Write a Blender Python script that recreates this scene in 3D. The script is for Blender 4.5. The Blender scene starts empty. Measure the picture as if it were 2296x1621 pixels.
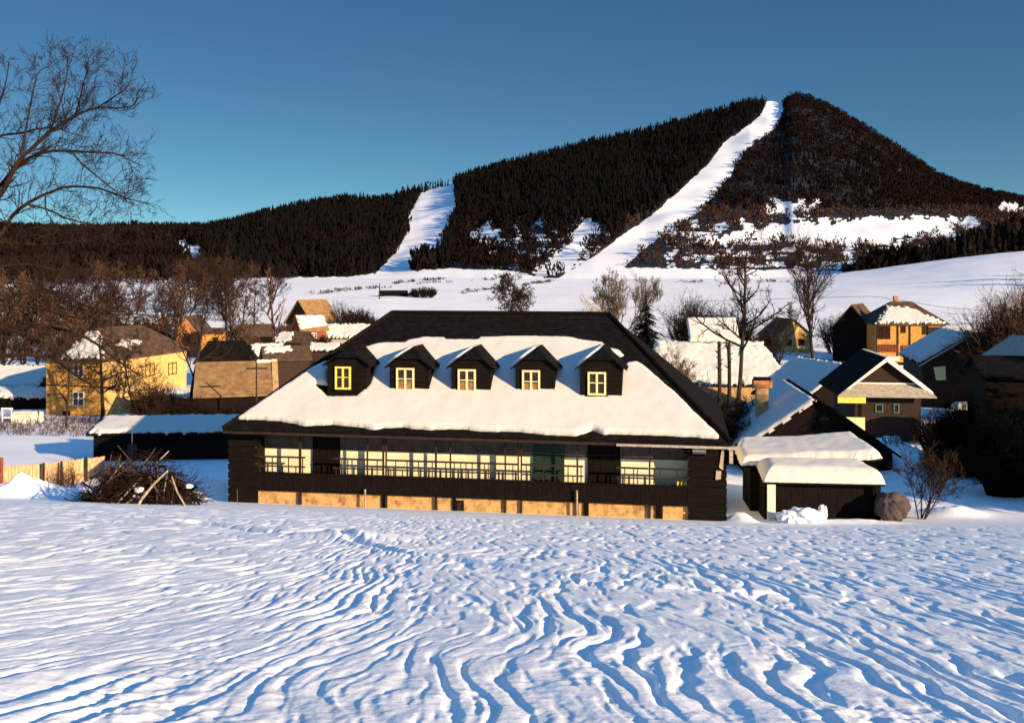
import bpy, math, random
import numpy as np
# ---------------------------------------------------------------- camera, sky, sun, exposure
scene = bpy.context.scene
FPX, UC, VH, VW, VHGT = 2253.0, 1148.0, 610.0, 2296.0, 1621.0     # focal length, centre column and horizon row of the photograph
cam_d = bpy.data.cameras.new("camera"); cam = bpy.data.objects.new("camera", cam_d)
scene.collection.objects.link(cam); scene.camera = cam
cam_d.sensor_width = 36.0; cam_d.lens = 36.0*FPX/VW
cam.location = (0, 0, 0); cam.rotation_euler = (math.radians(90), 0, 0)
cam_d.shift_y = -(VHGT/2-VH)/VW
cam_d.clip_start = 0.2; cam_d.clip_end = 12000
SUN_EL, SUN_AZ = math.radians(16.3), math.radians(49.0)            # azimuth to the right of the direction towards the camera
SUN = np.array([math.cos(SUN_EL)*math.sin(SUN_AZ), -math.cos(SUN_EL)*math.cos(SUN_AZ), math.sin(SUN_EL)])
world = bpy.data.worlds.new("World"); scene.world = world; world.use_nodes = True
wn, wl = world.node_tree.nodes, world.node_tree.links
wn.clear()
tc = wn.new('ShaderNodeTexCoord'); sx = wn.new('ShaderNodeSeparateXYZ'); mz = wn.new('ShaderNodeMath'); mz.operation = 'MULTIPLY_ADD'
mz.inputs[1].default_value = 2.6; mz.inputs[2].default_value = 0.05
cx = wn.new('ShaderNodeCombineXYZ'); nz = wn.new('ShaderNodeVectorMath'); nz.operation = 'NORMALIZE'
sky = wn.new('ShaderNodeTexSky'); sky.sky_type = 'NISHITA'; sky.sun_disc = False
sky.sun_elevation = SUN_EL; sky.sun_rotation = math.atan2(SUN[0], SUN[1])
sky.air_density = 1.0; sky.dust_density = 0.3; sky.ozone_density = 2.5
tint = wn.new('ShaderNodeMix'); tint.data_type = 'RGBA'; tint.blend_type = 'MULTIPLY'; tint.inputs['Factor'].default_value = 1.0
tm = wn.new('ShaderNodeMapRange'); tcol = wn.new('ShaderNodeMix'); tcol.data_type = 'RGBA'      # greener near the horizon, deeper blue higher
for k_, v_ in (('From Min', .02), ('From Max', .28)): tm.inputs[k_].default_value = v_
tcol.inputs['A'].default_value = (0.62, 0.92, 0.82, 1); tcol.inputs['B'].default_value = (0.49, 0.87, 1.04, 1)
wl.new(tm.outputs[0], tcol.inputs['Factor']); wl.new(tcol.outputs['Result'], tint.inputs['B'])
bg = wn.new('ShaderNodeBackground'); bg.inputs['Strength'].default_value = 0.068
wo = wn.new('ShaderNodeOutputWorld')
wl.new(tc.outputs['Generated'], sx.inputs[0]); wl.new(sx.outputs['Z'], mz.inputs[0])
wl.new(sx.outputs['X'], cx.inputs[0]); wl.new(sx.outputs['Y'], cx.inputs[1]); wl.new(mz.outputs[0], cx.inputs[2])
wl.new(cx.outputs[0], nz.inputs[0]); wl.new(nz.outputs[0], sky.inputs['Vector'])
hi = wn.new('ShaderNodeMapRange'); hi.interpolation_type = 'SMOOTHSTEP'      # added sky gain above the frame, fills the shadows on the snow
for k_, v_ in (('From Min', .30), ('From Max', .75), ('To Min', 1.0), ('To Max', 3.0)): hi.inputs[k_].default_value = v_
wl.new(sx.outputs['Z'], hi.inputs['Value']); wl.new(sx.outputs['Z'], tm.inputs['Value'])
gain = wn.new('ShaderNodeVectorMath'); gain.operation = 'SCALE'
wl.new(sky.outputs[0], gain.inputs[0]); wl.new(hi.outputs[0], gain.inputs['Scale']); wl.new(gain.outputs[0], tint.inputs['A']); wl.new(tint.outputs['Result'], bg.inputs['Color']); wl.new(bg.outputs[0], wo.inputs[0])
sun_d = bpy.data.lights.new("sun", 'SUN'); sun_d.energy = 5.0; sun_d.angle = math.radians(0.5); sun_d.color = (1.0, 0.74, 0.45)
sun_o = bpy.data.objects.new("sun", sun_d); scene.collection.objects.link(sun_o)
from mathutils import Vector, Matrix
sun_o.rotation_euler = Vector(SUN).to_track_quat('Z', 'Y').to_euler()
vs = scene.view_settings; vs.view_transform = 'Standard'; vs.look = 'None'; vs.gamma = 1.0; vs.exposure = 0.95; vs.use_curve_mapping = False
scene.cycles.max_bounces = 5; scene.cycles.diffuse_bounces = 3; scene.cycles.glossy_bounces = 2; scene.cycles.use_denoising = True
random.seed(7); RNG = np.random.default_rng(11)
COL = scene.collection

# ---------------------------------------------------------------- helpers
def ss(a, b, x):
    t = np.clip((x-a)/(b-a), 0, 1); return t*t*(3-2*t)
def _h(ix, iy, s):
    n = (ix.astype(np.int64)*374761393 + iy.astype(np.int64)*668265263 + s*1442695041) & 0xffffffff
    n = ((n ^ (n >> 13))*1274126177) & 0xffffffff
    return ((n ^ (n >> 16)) & 0xffff)/65535.0*2*np.pi
def N(x, y, s=0):                                                   # gradient noise, about -1..1
    x = np.asarray(x, float); y = np.asarray(y, float)
    x0 = np.floor(x); y0 = np.floor(y); fx = x-x0; fy = y-y0
    u = fx*fx*fx*(fx*(fx*6-15)+10); v = fy*fy*fy*(fy*(fy*6-15)+10)
    def g(dx, dy):
        a = _h(x0+dx, y0+dy, s); return np.cos(a)*(fx-dx)+np.sin(a)*(fy-dy)
    a = g(0, 0)*(1-u)+g(1, 0)*u; b = g(0, 1)*(1-u)+g(1, 1)*u
    return (a*(1-v)+b*v)*1.5
def fbm(x, y, s=0, o=3):
    r = 0; a = 1.0
    for i in range(o):
        r = r+a*N(x*2**i, y*2**i, s+i*17); a *= .5
    return r
def pt(u, v, Y): return np.array([(u-UC)/FPX*Y, Y, -(v-VH)/FPX*Y])  # a point at distance Y that the photograph shows at u, v
def zpx(v, Y): return -(v-VH)/FPX*Y
def xpx(u, Y): return (u-UC)/FPX*Y
def sdf_poly(P, X, Y):                                              # signed distance, positive inside
    P = np.asarray(P, float); d = np.full(X.shape, 1e18); ins = np.zeros(X.shape, bool)
    for i in range(len(P)):
        a = P[i]; b = P[(i+1) % len(P)]; e = b-a
        t = np.clip(((X-a[0])*e[0]+(Y-a[1])*e[1])/(e@e+1e-12), 0, 1)
        d = np.minimum(d, (X-a[0]-t*e[0])**2+(Y-a[1]-t*e[1])**2)
        c = (a[1] > Y) != (b[1] > Y)
        with np.errstate(divide='ignore', invalid='ignore'):
            ins ^= c & (X < (b[0]-a[0])*(Y-a[1])/(b[1]-a[1]+1e-15)+a[0])
    d = np.sqrt(d); return np.where(ins, d, -d)

def material(name, col, rough=.8, var=.25, scale=3.0, bump=0.0, bscale=None, stretch=(1, 1, 1), col2=None, spec=.3, planks=None, sharp=(.35, .65)):
    m = bpy.data.materials.new(name); m.use_nodes = True
    n, l = m.node_tree.nodes, m.node_tree.links; b = n['Principled BSDF']
    b.inputs['Roughness'].default_value = rough; b.inputs['Specular IOR Level'].default_value = spec
    t = n.new('ShaderNodeTexCoord'); mp = n.new('ShaderNodeMapping'); mp.inputs['Scale'].default_value = stretch
    l.new(t.outputs['Object'], mp.inputs[0])
    nt = n.new('ShaderNodeTexNoise'); nt.inputs['Scale'].default_value = scale; nt.inputs['Detail'].default_value = 5; nt.inputs['Roughness'].default_value = .62
    l.new(mp.outputs[0], nt.inputs['Vector'])
    cr = n.new('ShaderNodeValToRGB'); l.new(nt.outputs['Fac'], cr.inputs[0])
    c2 = col2 if col2 else tuple(c*(1-var) for c in col); c1 = col if col2 else tuple(min(1, c*(1+var*.5)) for c in col)
    cr.color_ramp.elements[0].position = sharp[0]; cr.color_ramp.elements[1].position = sharp[1]
    cr.color_ramp.elements[0].color = (*c2, 1); cr.color_ramp.elements[1].color = (*c1, 1)
    out = cr.outputs[0]; hgt = nt.outputs['Fac']
    if planks:                                                      # (axis, boards per metre, groove darkness)
        w = n.new('ShaderNodeTexWave'); w.wave_type = 'BANDS'; w.bands_direction = planks[0]; w.wave_profile = 'SAW'
        w.inputs['Scale'].default_value = planks[1]*.314; w.inputs['Distortion'].default_value = .25; w.inputs['Detail Scale'].default_value = .6
        l.new(t.outputs['Object'], w.inputs['Vector'])
        r2 = n.new('ShaderNodeValToRGB'); r2.color_ramp.elements[0].position = .0; r2.color_ramp.elements[0].color = (planks[2],)*3+(1,)
        r2.color_ramp.elements[1].position = .16; r2.color_ramp.elements[1].color = (1, 1, 1, 1)
        l.new(w.outputs['Fac'], r2.inputs[0])
        mx = n.new('ShaderNodeMix'); mx.data_type = 'RGBA'; mx.blend_type = 'MULTIPLY'; mx.inputs['Factor'].default_value = 1
        l.new(out, mx.inputs['A']); l.new(r2.outputs[0], mx.inputs['B']); out = mx.outputs['Result']
    l.new(out, b.inputs['Base Color'])
    if bump:
        nb = n.new('ShaderNodeTexNoise'); nb.inputs['Scale'].default_value = bscale or scale*4; nb.inputs['Detail'].default_value = 4
        l.new(mp.outputs[0], nb.inputs['Vector'])
        bp = n.new('ShaderNodeBump'); bp.inputs['Strength'].default_value = .6; bp.inputs['Distance'].default_value = bump
        l.new(nb.outputs['Fac'], bp.inputs['Height']); l.new(bp.outputs[0], b.inputs['Normal'])
    return m
M = {}
def mk(name, *a, **k): M[name] = material(name, *a, **k)
mk('snow', (.86, .87, .88), .65, .05, .6, .02, 9, spec=.25)
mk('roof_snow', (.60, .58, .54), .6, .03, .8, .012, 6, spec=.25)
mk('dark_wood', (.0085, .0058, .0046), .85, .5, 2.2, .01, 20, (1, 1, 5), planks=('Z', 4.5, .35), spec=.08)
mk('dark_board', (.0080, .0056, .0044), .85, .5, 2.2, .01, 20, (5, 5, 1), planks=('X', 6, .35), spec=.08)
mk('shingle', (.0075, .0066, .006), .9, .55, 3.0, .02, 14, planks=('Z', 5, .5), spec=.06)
mk('brown_wood', (.034, .0165, .0095), .85, .45, 3.0, .01, 20, (1, 1, 5), planks=('Z', 4.5, .4))
mk('post_wood', (.022, .013, .009), .8, .4, 4, .004, 30, (6, 6, 1))
mk('cream_plaster', (.80, .73, .50), .9, .12, 1.5, .004, 25)
mk('stone_tan', (.55, .33, .125), .9, .45, 2.6, .04, 7, col2=(.22, .115, .045), sharp=(.32, .55))
mk('yellow_paint', (.80, .66, .10), .6, .2, 6)
mk('pale_paint', (.80, .70, .33), .6, .15, 6)
mk('white_paint', (.78, .76, .72), .6, .12, 5)
mk('pane', (.035, .014, .010), .15, .6, 5, spec=.5)
mk('curtain', (.32, .14, .07), .8, .4, 8)
mk('green_shutter', (.012, .035, .020), .6, .5, 5, planks=('Z', 8, .4))
mk('ochre_wall', (.62, .30, .065), .9, .28, 1.4, .01, 12, planks=('Z', 1.1, .7))
mk('yellow_wall', (.60, .385, .13), .9, .18, 1.5, .008, 14)
mk('tan_roof', (.27, .155, .065), .9, .38, 1.6, .02, 9, planks=('Z', 3, .75))
mk('brown_roof', (.085, .048, .027), .9, .5, 2.0, .03, 9, planks=('Z', 4, .6))
mk('orange_wall', (.58, .25, .055), .9, .3, 2, .01, 12)
mk('brick', (.46, .20, .075), .9, .45, 3, .01, 16, planks=('Z', 5, .6))
mk('brick_tan', (.50, .31, .13), .9, .35, 3, .01, 16, planks=('Z', 5, .7))
mk('red_wood', (.22, .062, .035), .85, .4, 4, planks=('X', 8, .5))
mk('grey_wood', (.42, .36, .28), .9, .4, 4, .01, 18, (1, 1, 4), planks=('X', 5, .6))
mk('fence_wood', (.58, .36, .19), .9, .4, 2.5, .01, 14, (4, 4, 1))
mk('eave_shade_tone', (.10, .078, .060), .9, .35, 2, .01, 18, planks=('X', 3, .6))  # grey-brown tone standing in for the warm shade under the eave
mk('heap_wood', (.10, .062, .038), .9, .5, 4)
mk('bark', (.030,.020,.015), .9, .5, 5, .01, 20, (3, 3, 1))
mk('twig', (.030,.017,.012), .9, .4, 3, spec=.08)
mk('grey_twig', (.10, .068, .045), .9, .4, 3)
mk('red_twig', (.085,.040,.023), .9, .4, 3)
mk('gold_twig', (.42, .25, .07), .9, .4, 3)
mk('spruce', (.007,.009,.006), .9, .5, .6)
mk('near_spruce', (.0055,.0062,.0045), .9, .5, 2, spec=.05)
mk('far_forest', (.0085, .0062, .0076), .95, .5, .05, col2=(.0036, .0052, .0032), spec=0.0)
mk('far_brown', (.060, .034, .025), .95, .5, .03, col2=(.030, .018, .014), spec=0.0)
mk('far_dark', (.0145, .0094, .0092), .95, .5, .03, col2=(.0070, .0050, .0050), spec=0.0)
mk('boulder', (.075, .055, .052), .9, .35, 3, .03, 6)
mk('log_end', (.45, .27, .12), .9, .5, 4)
mk('brush', (.021,.012,.0085), .9, .5, 3, spec=.05)
mk('birch', (.34, .27, .20), .85, .45, 5)
mk('metal', (.10, .09, .085), .6, .3, 4)
mk('teal', (.05, .20, .20), .5, .3, 4)
mk('cream_box', (.80, .74, .55), .8, .12, 2)

class Frame:
    def __init__(s, o, rz=0.0):
        s.o = np.array(o, float); s.rz = rz; c, n = math.cos(rz), math.sin(rz)
        s.ex = np.array([c, n, 0]); s.ey = np.array([-n, c, 0]); s.ez = np.array([0, 0, 1.0])
    def p(s, x, y, z): return s.o+s.ex*x+s.ey*y+s.ez*z
    def loc(s, w): w = np.asarray(w)-s.o; return np.array([w@s.ex, w@s.ey, w@s.ez])
    def pix(s, u, v, d):                                            # where the view ray meets the frame's plane y = d, in frame coordinates
        D = np.array([(u-UC)/FPX, 1, -(v-VH)/FPX]); t = ((s.o+s.ey*d)@s.ey)/(D@s.ey); return s.loc(D*t)
ORG = {}
class MB:
    def __init__(s): s.v = []; s.f = []; s.n = 0
    def add(s, V, F):
        V = np.asarray(V, float).reshape(-1, 3); s.v.append(V); s.f.append(([tuple(i+s.n for i in f) for f in F])); s.n += len(V); return s
    def addq(s, V, F):                                              # large arrays of quads or triangles
        s.v.append(np.asarray(V, float)); s.f.append(np.asarray(F, np.int64)+s.n); s.n += len(V); return s
    def box(s, F, x0, x1, y0, y1, z0, z1):
        P = [F.p(x, y, z) for z in (z0, z1) for x, y in ((x0, y0), (x1, y0), (x1, y1), (x0, y1))]
        return s.add(P, [(3, 2, 1, 0), (4, 5, 6, 7), (0, 1, 5, 4), (1, 2, 6, 5), (2, 3, 7, 6), (3, 0, 4, 7)])
    def slab(s, P, ext):                                            # planar polygon pushed out along a vector
        P = np.asarray(P, float); n = len(P); Q = P+np.asarray(ext, float)
        return s.add(np.vstack([P, Q]), [tuple(range(n)), tuple(range(2*n-1, n-1, -1))]+[(i, i+n, (i+1) % n+n, (i+1) % n) for i in range(n)])
    def tube(s, pts, rad, k=6):
        pts = np.asarray(pts, float); rad = np.broadcast_to(rad, (len(pts),))
        seg = [(pts[i], pts[i+1], rad[i], rad[i+1]) for i in range(len(pts)-1)]
        return s.segs(seg, k)
    def segs(s, seg, k=4):
        if not seg: return s
        A = np.array([q[0] for q in seg]); B = np.array([q[1] for q in seg]); ra = np.array([q[2] for q in seg]); rb = np.array([q[3] for q in seg])
        d = B-A; d /= np.linalg.norm(d, axis=1)[:, None]+1e-9
        ref = np.where(np.abs(d[:, 2:3]) < .9, np.array([[0, 0, 1.0]]), np.array([[1.0, 0, 0]]))
        a = np.cross(d, ref); a /= np.linalg.norm(a, axis=1)[:, None]+1e-9; b = np.cross(d, a)
        an = np.arange(k)*2*np.pi/k
        ring = a[:, None, :]*np.cos(an)[None, :, None]+b[:, None, :]*np.sin(an)[None, :, None]
        V = np.stack([A[:, None, :]+ring*ra[:, None, None], B[:, None, :]+ring*rb[:, None, None]], 1).reshape(-1, 3)
        i = np.arange(k); q = np.stack([i, i+k, (i+1) % k+k, (i+1) % k], 1)
        F = (np.arange(len(seg))[:, None, None]*2*k+q[None]).reshape(-1, 4)
        return s.addq(V, F)
    def build(s, name, mat, parent=None, base=None, smooth=False):
        V = np.vstack(s.v)
        if parent is not None: base = ORG[parent.name]
        elif base is None: base = np.array([V[:, 0].mean(), V[:, 1].mean(), V[:, 2].min()])
        base = np.asarray(base, float)
        sizes, idx = [], []
        for f in s.f:
            if isinstance(f, np.ndarray): sizes.append(np.full(len(f), f.shape[1])); idx.append(f.ravel())
            else: sizes.append(np.array([len(q) for q in f])); idx.append(np.array([i for q in f for i in q]))
        sizes = np.concatenate(sizes); idx = np.concatenate(idx).astype(np.int32)
        me = bpy.data.meshes.new(name)
        me.vertices.add(len(V)); me.vertices.foreach_set('co', (V-base).astype(np.float32).ravel())
        me.loops.add(len(idx)); me.loops.foreach_set('vertex_index', idx)
        me.polygons.add(len(sizes)); me.polygons.foreach_set('loop_start', np.concatenate([[0], np.cumsum(sizes)[:-1]]).astype(np.int32))
        me.polygons.foreach_set('use_smooth', np.full(len(sizes), bool(smooth)))
        me.update(calc_edges=True); me.materials.append(M[mat] if isinstance(mat, str) else mat)
        o = bpy.data.objects.new(name, me); COL.objects.link(o); ORG[o.name] = base
        if parent is not None: o.parent = parent
        else: o.location = base
        return o
def tag(o, label=None, cat=None, group=None, kind=None):
    for k, v in (('label', label), ('category', cat), ('group', group), ('kind', kind)):
        if v: o[k] = v
    return o
def thing(name, label, cat, base, group=None):
    o = bpy.data.objects.new(name, None); COL.objects.link(o); o.location = base; o.empty_display_size = .3
    ORG[o.name] = np.asarray(base, float); return tag(o, label, cat, group)
def copy_tree(o, parent=None):
    c = o.copy(); COL.objects.link(c)
    if parent is not None: c.parent = parent
    ORG[c.name] = ORG[o.name]
    for ch in list(o.children): copy_tree(ch, c)
    return c
# ---------------------------------------------------------------- terrain
_py = np.array([-60, 0, 30, 40, 44, 48, 52, 60, 70, 80, 100, 130, 170, 220, 280, 350, 450, 560, 580, 640, 760, 1000, 4000.])
_pz = np.array([-9, -9.2, -10.2, -10.8, -11.12, -11.25, -11.35, -11.65, -12.25, -12.9, -13.7, -14, -13.5, -12.5, -10.5, -8, -5.5, -3.4, -6, -20, -44, -90, -260.])
BUMPS = []                                                          # x, y, radius x, radius y, height
def bump_px(u, v, Y, wu, wy, h): BUMPS.append((xpx(u, Y), Y, wu*Y/FPX, wy, h))
bump_px(85, 1100, 48.6, 62, 1.3, .80); bump_px(190, 1110, 49, 40, 1.2, .45); bump_px(-60, 1100, 49, 70, 1.5, .6); bump_px(20, 1120, 48, 60, 1.2, .5)
bump_px(490, 1110, 50.5, 36, 1.2, .75); bump_px(420, 1120, 49.5, 40, 1.0, .35)
bump_px(1660, 1165, 44.5, 30, .8, .35); bump_px(1900, 1165, 43.5, 120, .7, .18); bump_px(2140, 1140, 46.5, 60, .9, .35)
bump_px(1990, 985, 62, 75, 4.0, 1.5)
def Zt(x, y):
    x = np.asarray(x, float); y = np.asarray(y, float)
    near = -1.9-.1982*y-.0333*np.clip(x, -18, 11)
    val = np.interp(y, _py, _pz)
    val = val+ss(.25, .58, x/np.maximum(y, 1))*ss(230, 570, y)*18*(1-ss(575, 760, y))
    k = .35; hh = np.clip(.5+.5*(near-val)/k, 0, 1)
    z = val*(1-hh)+near*hh+k*hh*(1-hh)
    for bx, by, rx, ry, h in BUMPS:
        z = z+h*np.exp(-(((x-bx)/rx)**2+((y-by)/ry)**2)**1.25)*(1+.25*fbm(x*.9, y*.9, 77))
    z = z+ss(52, 75, y)*.35*fbm(x*.03, y*.03, 5)+ss(150, 400, y)*1.2*N(x*.008, y*.006, 9)
    return z
def ground_px(u, v):                                                # where the view ray of a pixel meets the ground
    Y = np.geomspace(4, 640, 4000); z = zpx(v, Y); g = Zt(xpx(u, Y), Y); i = int(np.argmax(z < g)); return np.array([xpx(u, Y[i]), Y[i], g[i]])
TRACK = [ground_px(u, v)[:2] for u, v in ((430, 1166), (520, 1178), (600, 1190), (690, 1194), (735, 1186))]
TRAIL = [ground_px(u, v)[:2] for u, v in ((735, 1190), (800, 1215), (900, 1238), (1020, 1252), (1120, 1268), (1230, 1284), (1340, 1300), (1480, 1318), (1600, 1326), (1760, 1333))]
def line_dist(P, x, y):
    d = np.full(x.shape, 1e9)
    for a, b in zip(P[:-1], P[1:]):
        e = b-a; t = np.clip(((x-a[0])*e[0]+(y-a[1])*e[1])/(e@e), 0, 1); d = np.minimum(d, np.hypot(x-a[0]-t*e[0], y-a[1]-t*e[1]))
    return d
def relief(x, y):                                                   # wind furrows, dimples and a trodden line in the near snow
    s = ss(-1.0, -5.5, x); ys = 8*np.tanh((y-8)/8)
    p = x-.52*s*ys-.03*y+.50*N(x*.24, y*.19, 1)+.22*N(x*.8, y*.46, 2)+.05*N(x*2.5, y*1.4, 3)
    ph = p/.385+.7*N(x*.3+7, y*.14, 4)+.55*N(x*1.15, y*.5, 24)+.16*N(x*3.4, y*1.7, 25)
    f = ph-np.floor(ph); wd = .55+.30*N(x*.6, y*.3, 6)                   # long gentle fall to the sunny side, short steep rise
    lo = np.clip(.84-wd, .05, .6); groove = np.where(f < .84, np.clip((f-lo)/(.84-lo), 0, 1)**1.3, np.clip((1-f)/.16, 0, 1)); groove = groove*groove*(3-2*groove)
    brk = ss(-.16, .26, N(x*.62, y*.24, 7)+.25*ss(14, 6, y)-.18*ss(18, 34, y))
    amp = (.038*ss(30, 8, y)+.015*ss(42, 20, y))*(.35+.75*ss(-.45, .5, N(x*.33, y*.22, 8)))
    z = -amp*groove*brk
    z = z-.020*ss(.22, .55, N(p*4.2, y*.8, 22))*ss(44, 34, y)*ss(5, 9, y)-.010*ss(.2, .6, N(p*8, y*1.6, 23))*ss(30, 18, y)
    z = z+.012*N(p*1.6, y*.35, 21)*ss(34, 14, y)
    mid = ss(9, 17, y)*ss(44.5, 37, y)
    z = z-.030*mid*ss(.24, .55, N(p*2.7, y*.95, 12))+.014*mid*N(x*.9, y*.5, 13)
    z = z+.010*ss(30, 8, y)*N(x*3.2, y*2.2, 14)+.006*ss(16, 6, y)*N(x*8, y*6, 15)+.0035*ss(11, 6, y)*N(x*19, y*15, 16)
    crust = ss(.1, .5, N(x*.5+3, y*.5, 18))*ss(14, 7, y)
    z = z+.022*crust*N(x*6, y*6, 19)+.008*crust*N(x*14, y*13, 20)
    inb = (y > 8) & (y < 50)
    d = np.full(x.shape, 9.0); d[inb] = line_dist(TRAIL, x[inb], y[inb])
    z = z-.085*np.exp(-(d/.16)**2)+.04*np.exp(-((d-.32)/.16)**2)
    d2 = np.full(x.shape, 9.0); d2[inb] = line_dist(TRACK, x[inb], y[inb])
    z = z-.30*np.exp(-(d2/.34)**2)*.8
    b = ground_px(800, 1205); z = z+.22*np.exp(-((x-b[0])/1.5)**2-((y-b[1])/1.1)**2)
    return z
def grid_faces(r, c):
    i = np.arange(r-1)[:, None]*c+np.arange(c-1)[None, :]
    return np.stack([i, i+1, i+c+1, i+c], -1).reshape(-1, 4)
rows = np.concatenate([np.linspace(-40, 4.2, 14), np.geomspace(4.5, 54, 900), np.geomspace(54.5, 660, 150), np.geomspace(680, 4000, 14)])
cc = np.linspace(-1, 1, 1250); cc = cc*(.85+.15*cc**2)
Yg = np.repeat(rows[:, None], len(cc), 1); Xg = cc[None, :]*(np.where(rows > 4.2, rows*.80+5, 30)[:, None])
Zg = Zt(Xg, Yg)+np.where((Yg > 3) & (Yg < 52), relief(Xg, Yg), 0)
g = MB(); g.addq(np.stack([Xg, Yg, Zg], -1).reshape(-1, 3), grid_faces(*Xg.shape))
tag(g.build('snow_ground', 'snow', base=(0, 0, 0), smooth=True), kind='structure')

# ---------------------------------------------------------------- mountain
SIL = np.array([(-900, 520), (-400, 505), (0, 515), (120, 520), (300, 514), (470, 515), (540, 492), (620, 467), (700, 450), (780, 438), (830, 441), (880, 432), (940, 412), (1010, 396), (1050, 380), (1150, 352), (1250, 327),
    (1350, 302), (1450, 280), (1550, 252), (1620, 232), (1680, 214), (1722, 210), (1758, 212), (1775, 205), (1800, 208), (1850, 225), (1900, 255), (1950, 285), (2000, 315), (2050, 350), (2100, 385), (2150, 405),
    (2200, 420), (2296, 440), (2500, 450), (3200, 500)], float)
TREEPX = np.interp(SIL[:, 0], [0, 470, 900, 1700, 1722, 1740, 1790, 2296], [6, 10, 18, 20, 15, 10, 7, 6])
TREEPX[(SIL[:, 0] > 1715) & (SIL[:, 0] < 1760)] = 17
RUN_A = [(1016, 416), (978, 420), (945, 432), (932, 456), (914, 482), (918, 510), (904, 540), (890, 562), (840, 614), (840, 640), (920, 640), (922, 600), (940, 580), (984, 575), (990, 545), (1008, 505), (1024, 475), (1020, 440)]
RUN_B = [(1722, 222), (1706, 258), (1672, 288), (1622, 322), (1588, 368), (1522, 430), (1452, 490), (1392, 530), (1340, 570), (1250, 625), (1240, 650), (1420, 650), (1400, 598), (1444, 558), (1505, 515), (1568, 475), (1604, 440), (1634, 400), (1664, 350), (1694, 320), (1738, 290), (1755, 255), (1757, 225)]
RUN_C = [(1335, 485), (1296, 505), (1272, 550), (1215, 595), (1210, 625), (1262, 612), (1292, 580), (1330, 545), (1345, 510)]
BAND = [(1530, 545), (1590, 528), (1700, 512), (1800, 498), (2000, 488), (2232, 487), (2205, 502), (2105, 526), (1985, 546), (1900, 556), (1750, 540), (1600, 548)]
FOOT = [(-900, 640), (400, 634), (520, 627), (650, 623), (780, 621), (840, 613), (930, 607), (1010, 602), (1100, 606), (1170, 611), (1215, 627), (1245, 629), (1300, 612), (1420, 600), (1560, 603), (1760, 606), (1900, 609), (2300, 578), (3200, 560), (3200, 760), (-900, 760)]
TOPCL = [(1715, 455), (1765, 445), (1840, 452), (1835, 475), (1760, 490), (1720, 488)]
PATCH = [(1050, 520), (1085, 505), (1135, 512), (1130, 545), (1090, 556), (1052, 550)]
LEFTCL = [(375, 552), (400, 540), (440, 542), (455, 560), (470, 590), (520, 610), (480, 625), (420, 600), (385, 575)]
RCL = [(2236, 455), (2320, 450), (2340, 490), (2240, 480)]
def ridge_v(u): return np.interp(u, SIL[:, 0], SIL[:, 1]+TREEPX)
def ridge_Y(u): return np.interp(u, [-900, 300, 900, 1750, 2300, 3200], [980, 980, 1200, 1420, 1250, 1200])
def foot_z(u): return Zt(xpx(u, 562.), np.full(np.shape(u), 562.))-1.2
def mount(u, t):                                                    # t 0 at the foot, 1 on the ridge, beyond 1 down the back
    Yr = ridge_Y(u); zr = zpx(ridge_v(u), Yr); z0 = foot_z(u)
    Y = 562+(Yr-562)*t; up = np.clip(t, 0, 1)
    z = z0+(zr-z0)*(up**1.12)
    sp = ss(.0, .2, up)*ss(1.0, .8, up)
    Xw = xpx(u, Y); z = z+sp*(6*fbm(Xw*.006, Y*.004, 31)+2*N(Xw*.03, Y*.02, 33))
    z = np.where(t > 1, zr-(t-1)*(zr+60)*2.0, z)
    return Xw, Y, z
def clear_amt(u, v):                                                # positive where the slope is open snow
    w = 6*N(u*.05, v*.05, 41)+4*N(u*.16, v*.16, 42)
    a = np.maximum(sdf_poly(RUN_A, u, v)+.5*w, sdf_poly(RUN_B, u, v)+.4*w)
    for P, k, off in ((RUN_C, 1.4, -2), (BAND, 1.8, -2), (TOPCL, 2.6, -6), (PATCH, 2.6, -6), (LEFTCL, 2.0, -2), (RCL, 2.5, -4)):
        a = np.maximum(a, sdf_poly(P, u, v)+k*w*1.3+off)
    a = np.maximum(a, sdf_poly(FOOT, u, v)+.45*w)
    patchy = 13*N(u*.018, v*.16, 47)+18*N(u*.035, v*.06, 44)+12*N(u*.1, v*.2, 45)-4        # broken snow among the scrub of the lower slopes
    reg = np.maximum(ss(1040, 1100, u)*ss(1420, 1330, u)*ss(470, 500, v), ss(1440, 1520, u)*ss(2260, 2150, u)*ss(472, 500, v))
    a = np.maximum(a, patchy*reg-20*(1-reg))
    return a
mu = np.arange(-700, 3000, 4.0); mt = np.concatenate([np.linspace(0, 1, 270), np.linspace(1.02, 1.5, 14)])
MU, MT = np.meshgrid(mu, mt); X_, Y_, Z_ = mount(MU, MT); MV = VH-Z_/Y_*FPX
g = MB(); g.addq(np.stack([X_, Y_, Z_], -1).reshape(-1, 3), grid_faces(*MU.shape))
mo = g.build('mountain', 'snow', base=(0, 0, 0), smooth=True); tag(mo, kind='structure')
zone = np.clip(.5+clear_amt(MU, MV)/6, 0, 1); zone[MT > 1.05] = 0
at = mo.data.attributes.new('open_snow', 'FLOAT', 'POINT'); at.data.foreach_set('value', zone.astype(np.float32).ravel())
mm = bpy.data.materials.new('mountain_ground'); mm.use_nodes = True; n_, l_ = mm.node_tree.nodes, mm.node_tree.links
b_ = n_['Principled BSDF']; b_.inputs['Roughness'].default_value = .75; a_ = n_.new('ShaderNodeAttribute'); a_.attribute_name = 'open_snow'
x_ = n_.new('ShaderNodeMix'); x_.data_type = 'RGBA'; x_.inputs['A'].default_value = (.006, .0042, .0042, 1); x_.inputs['B'].default_value = (.85, .86, .88, 1)
r_ = n_.new('ShaderNodeValToRGB'); r_.color_ramp.elements[0].position = .42; r_.color_ramp.elements[1].position = .58
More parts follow.
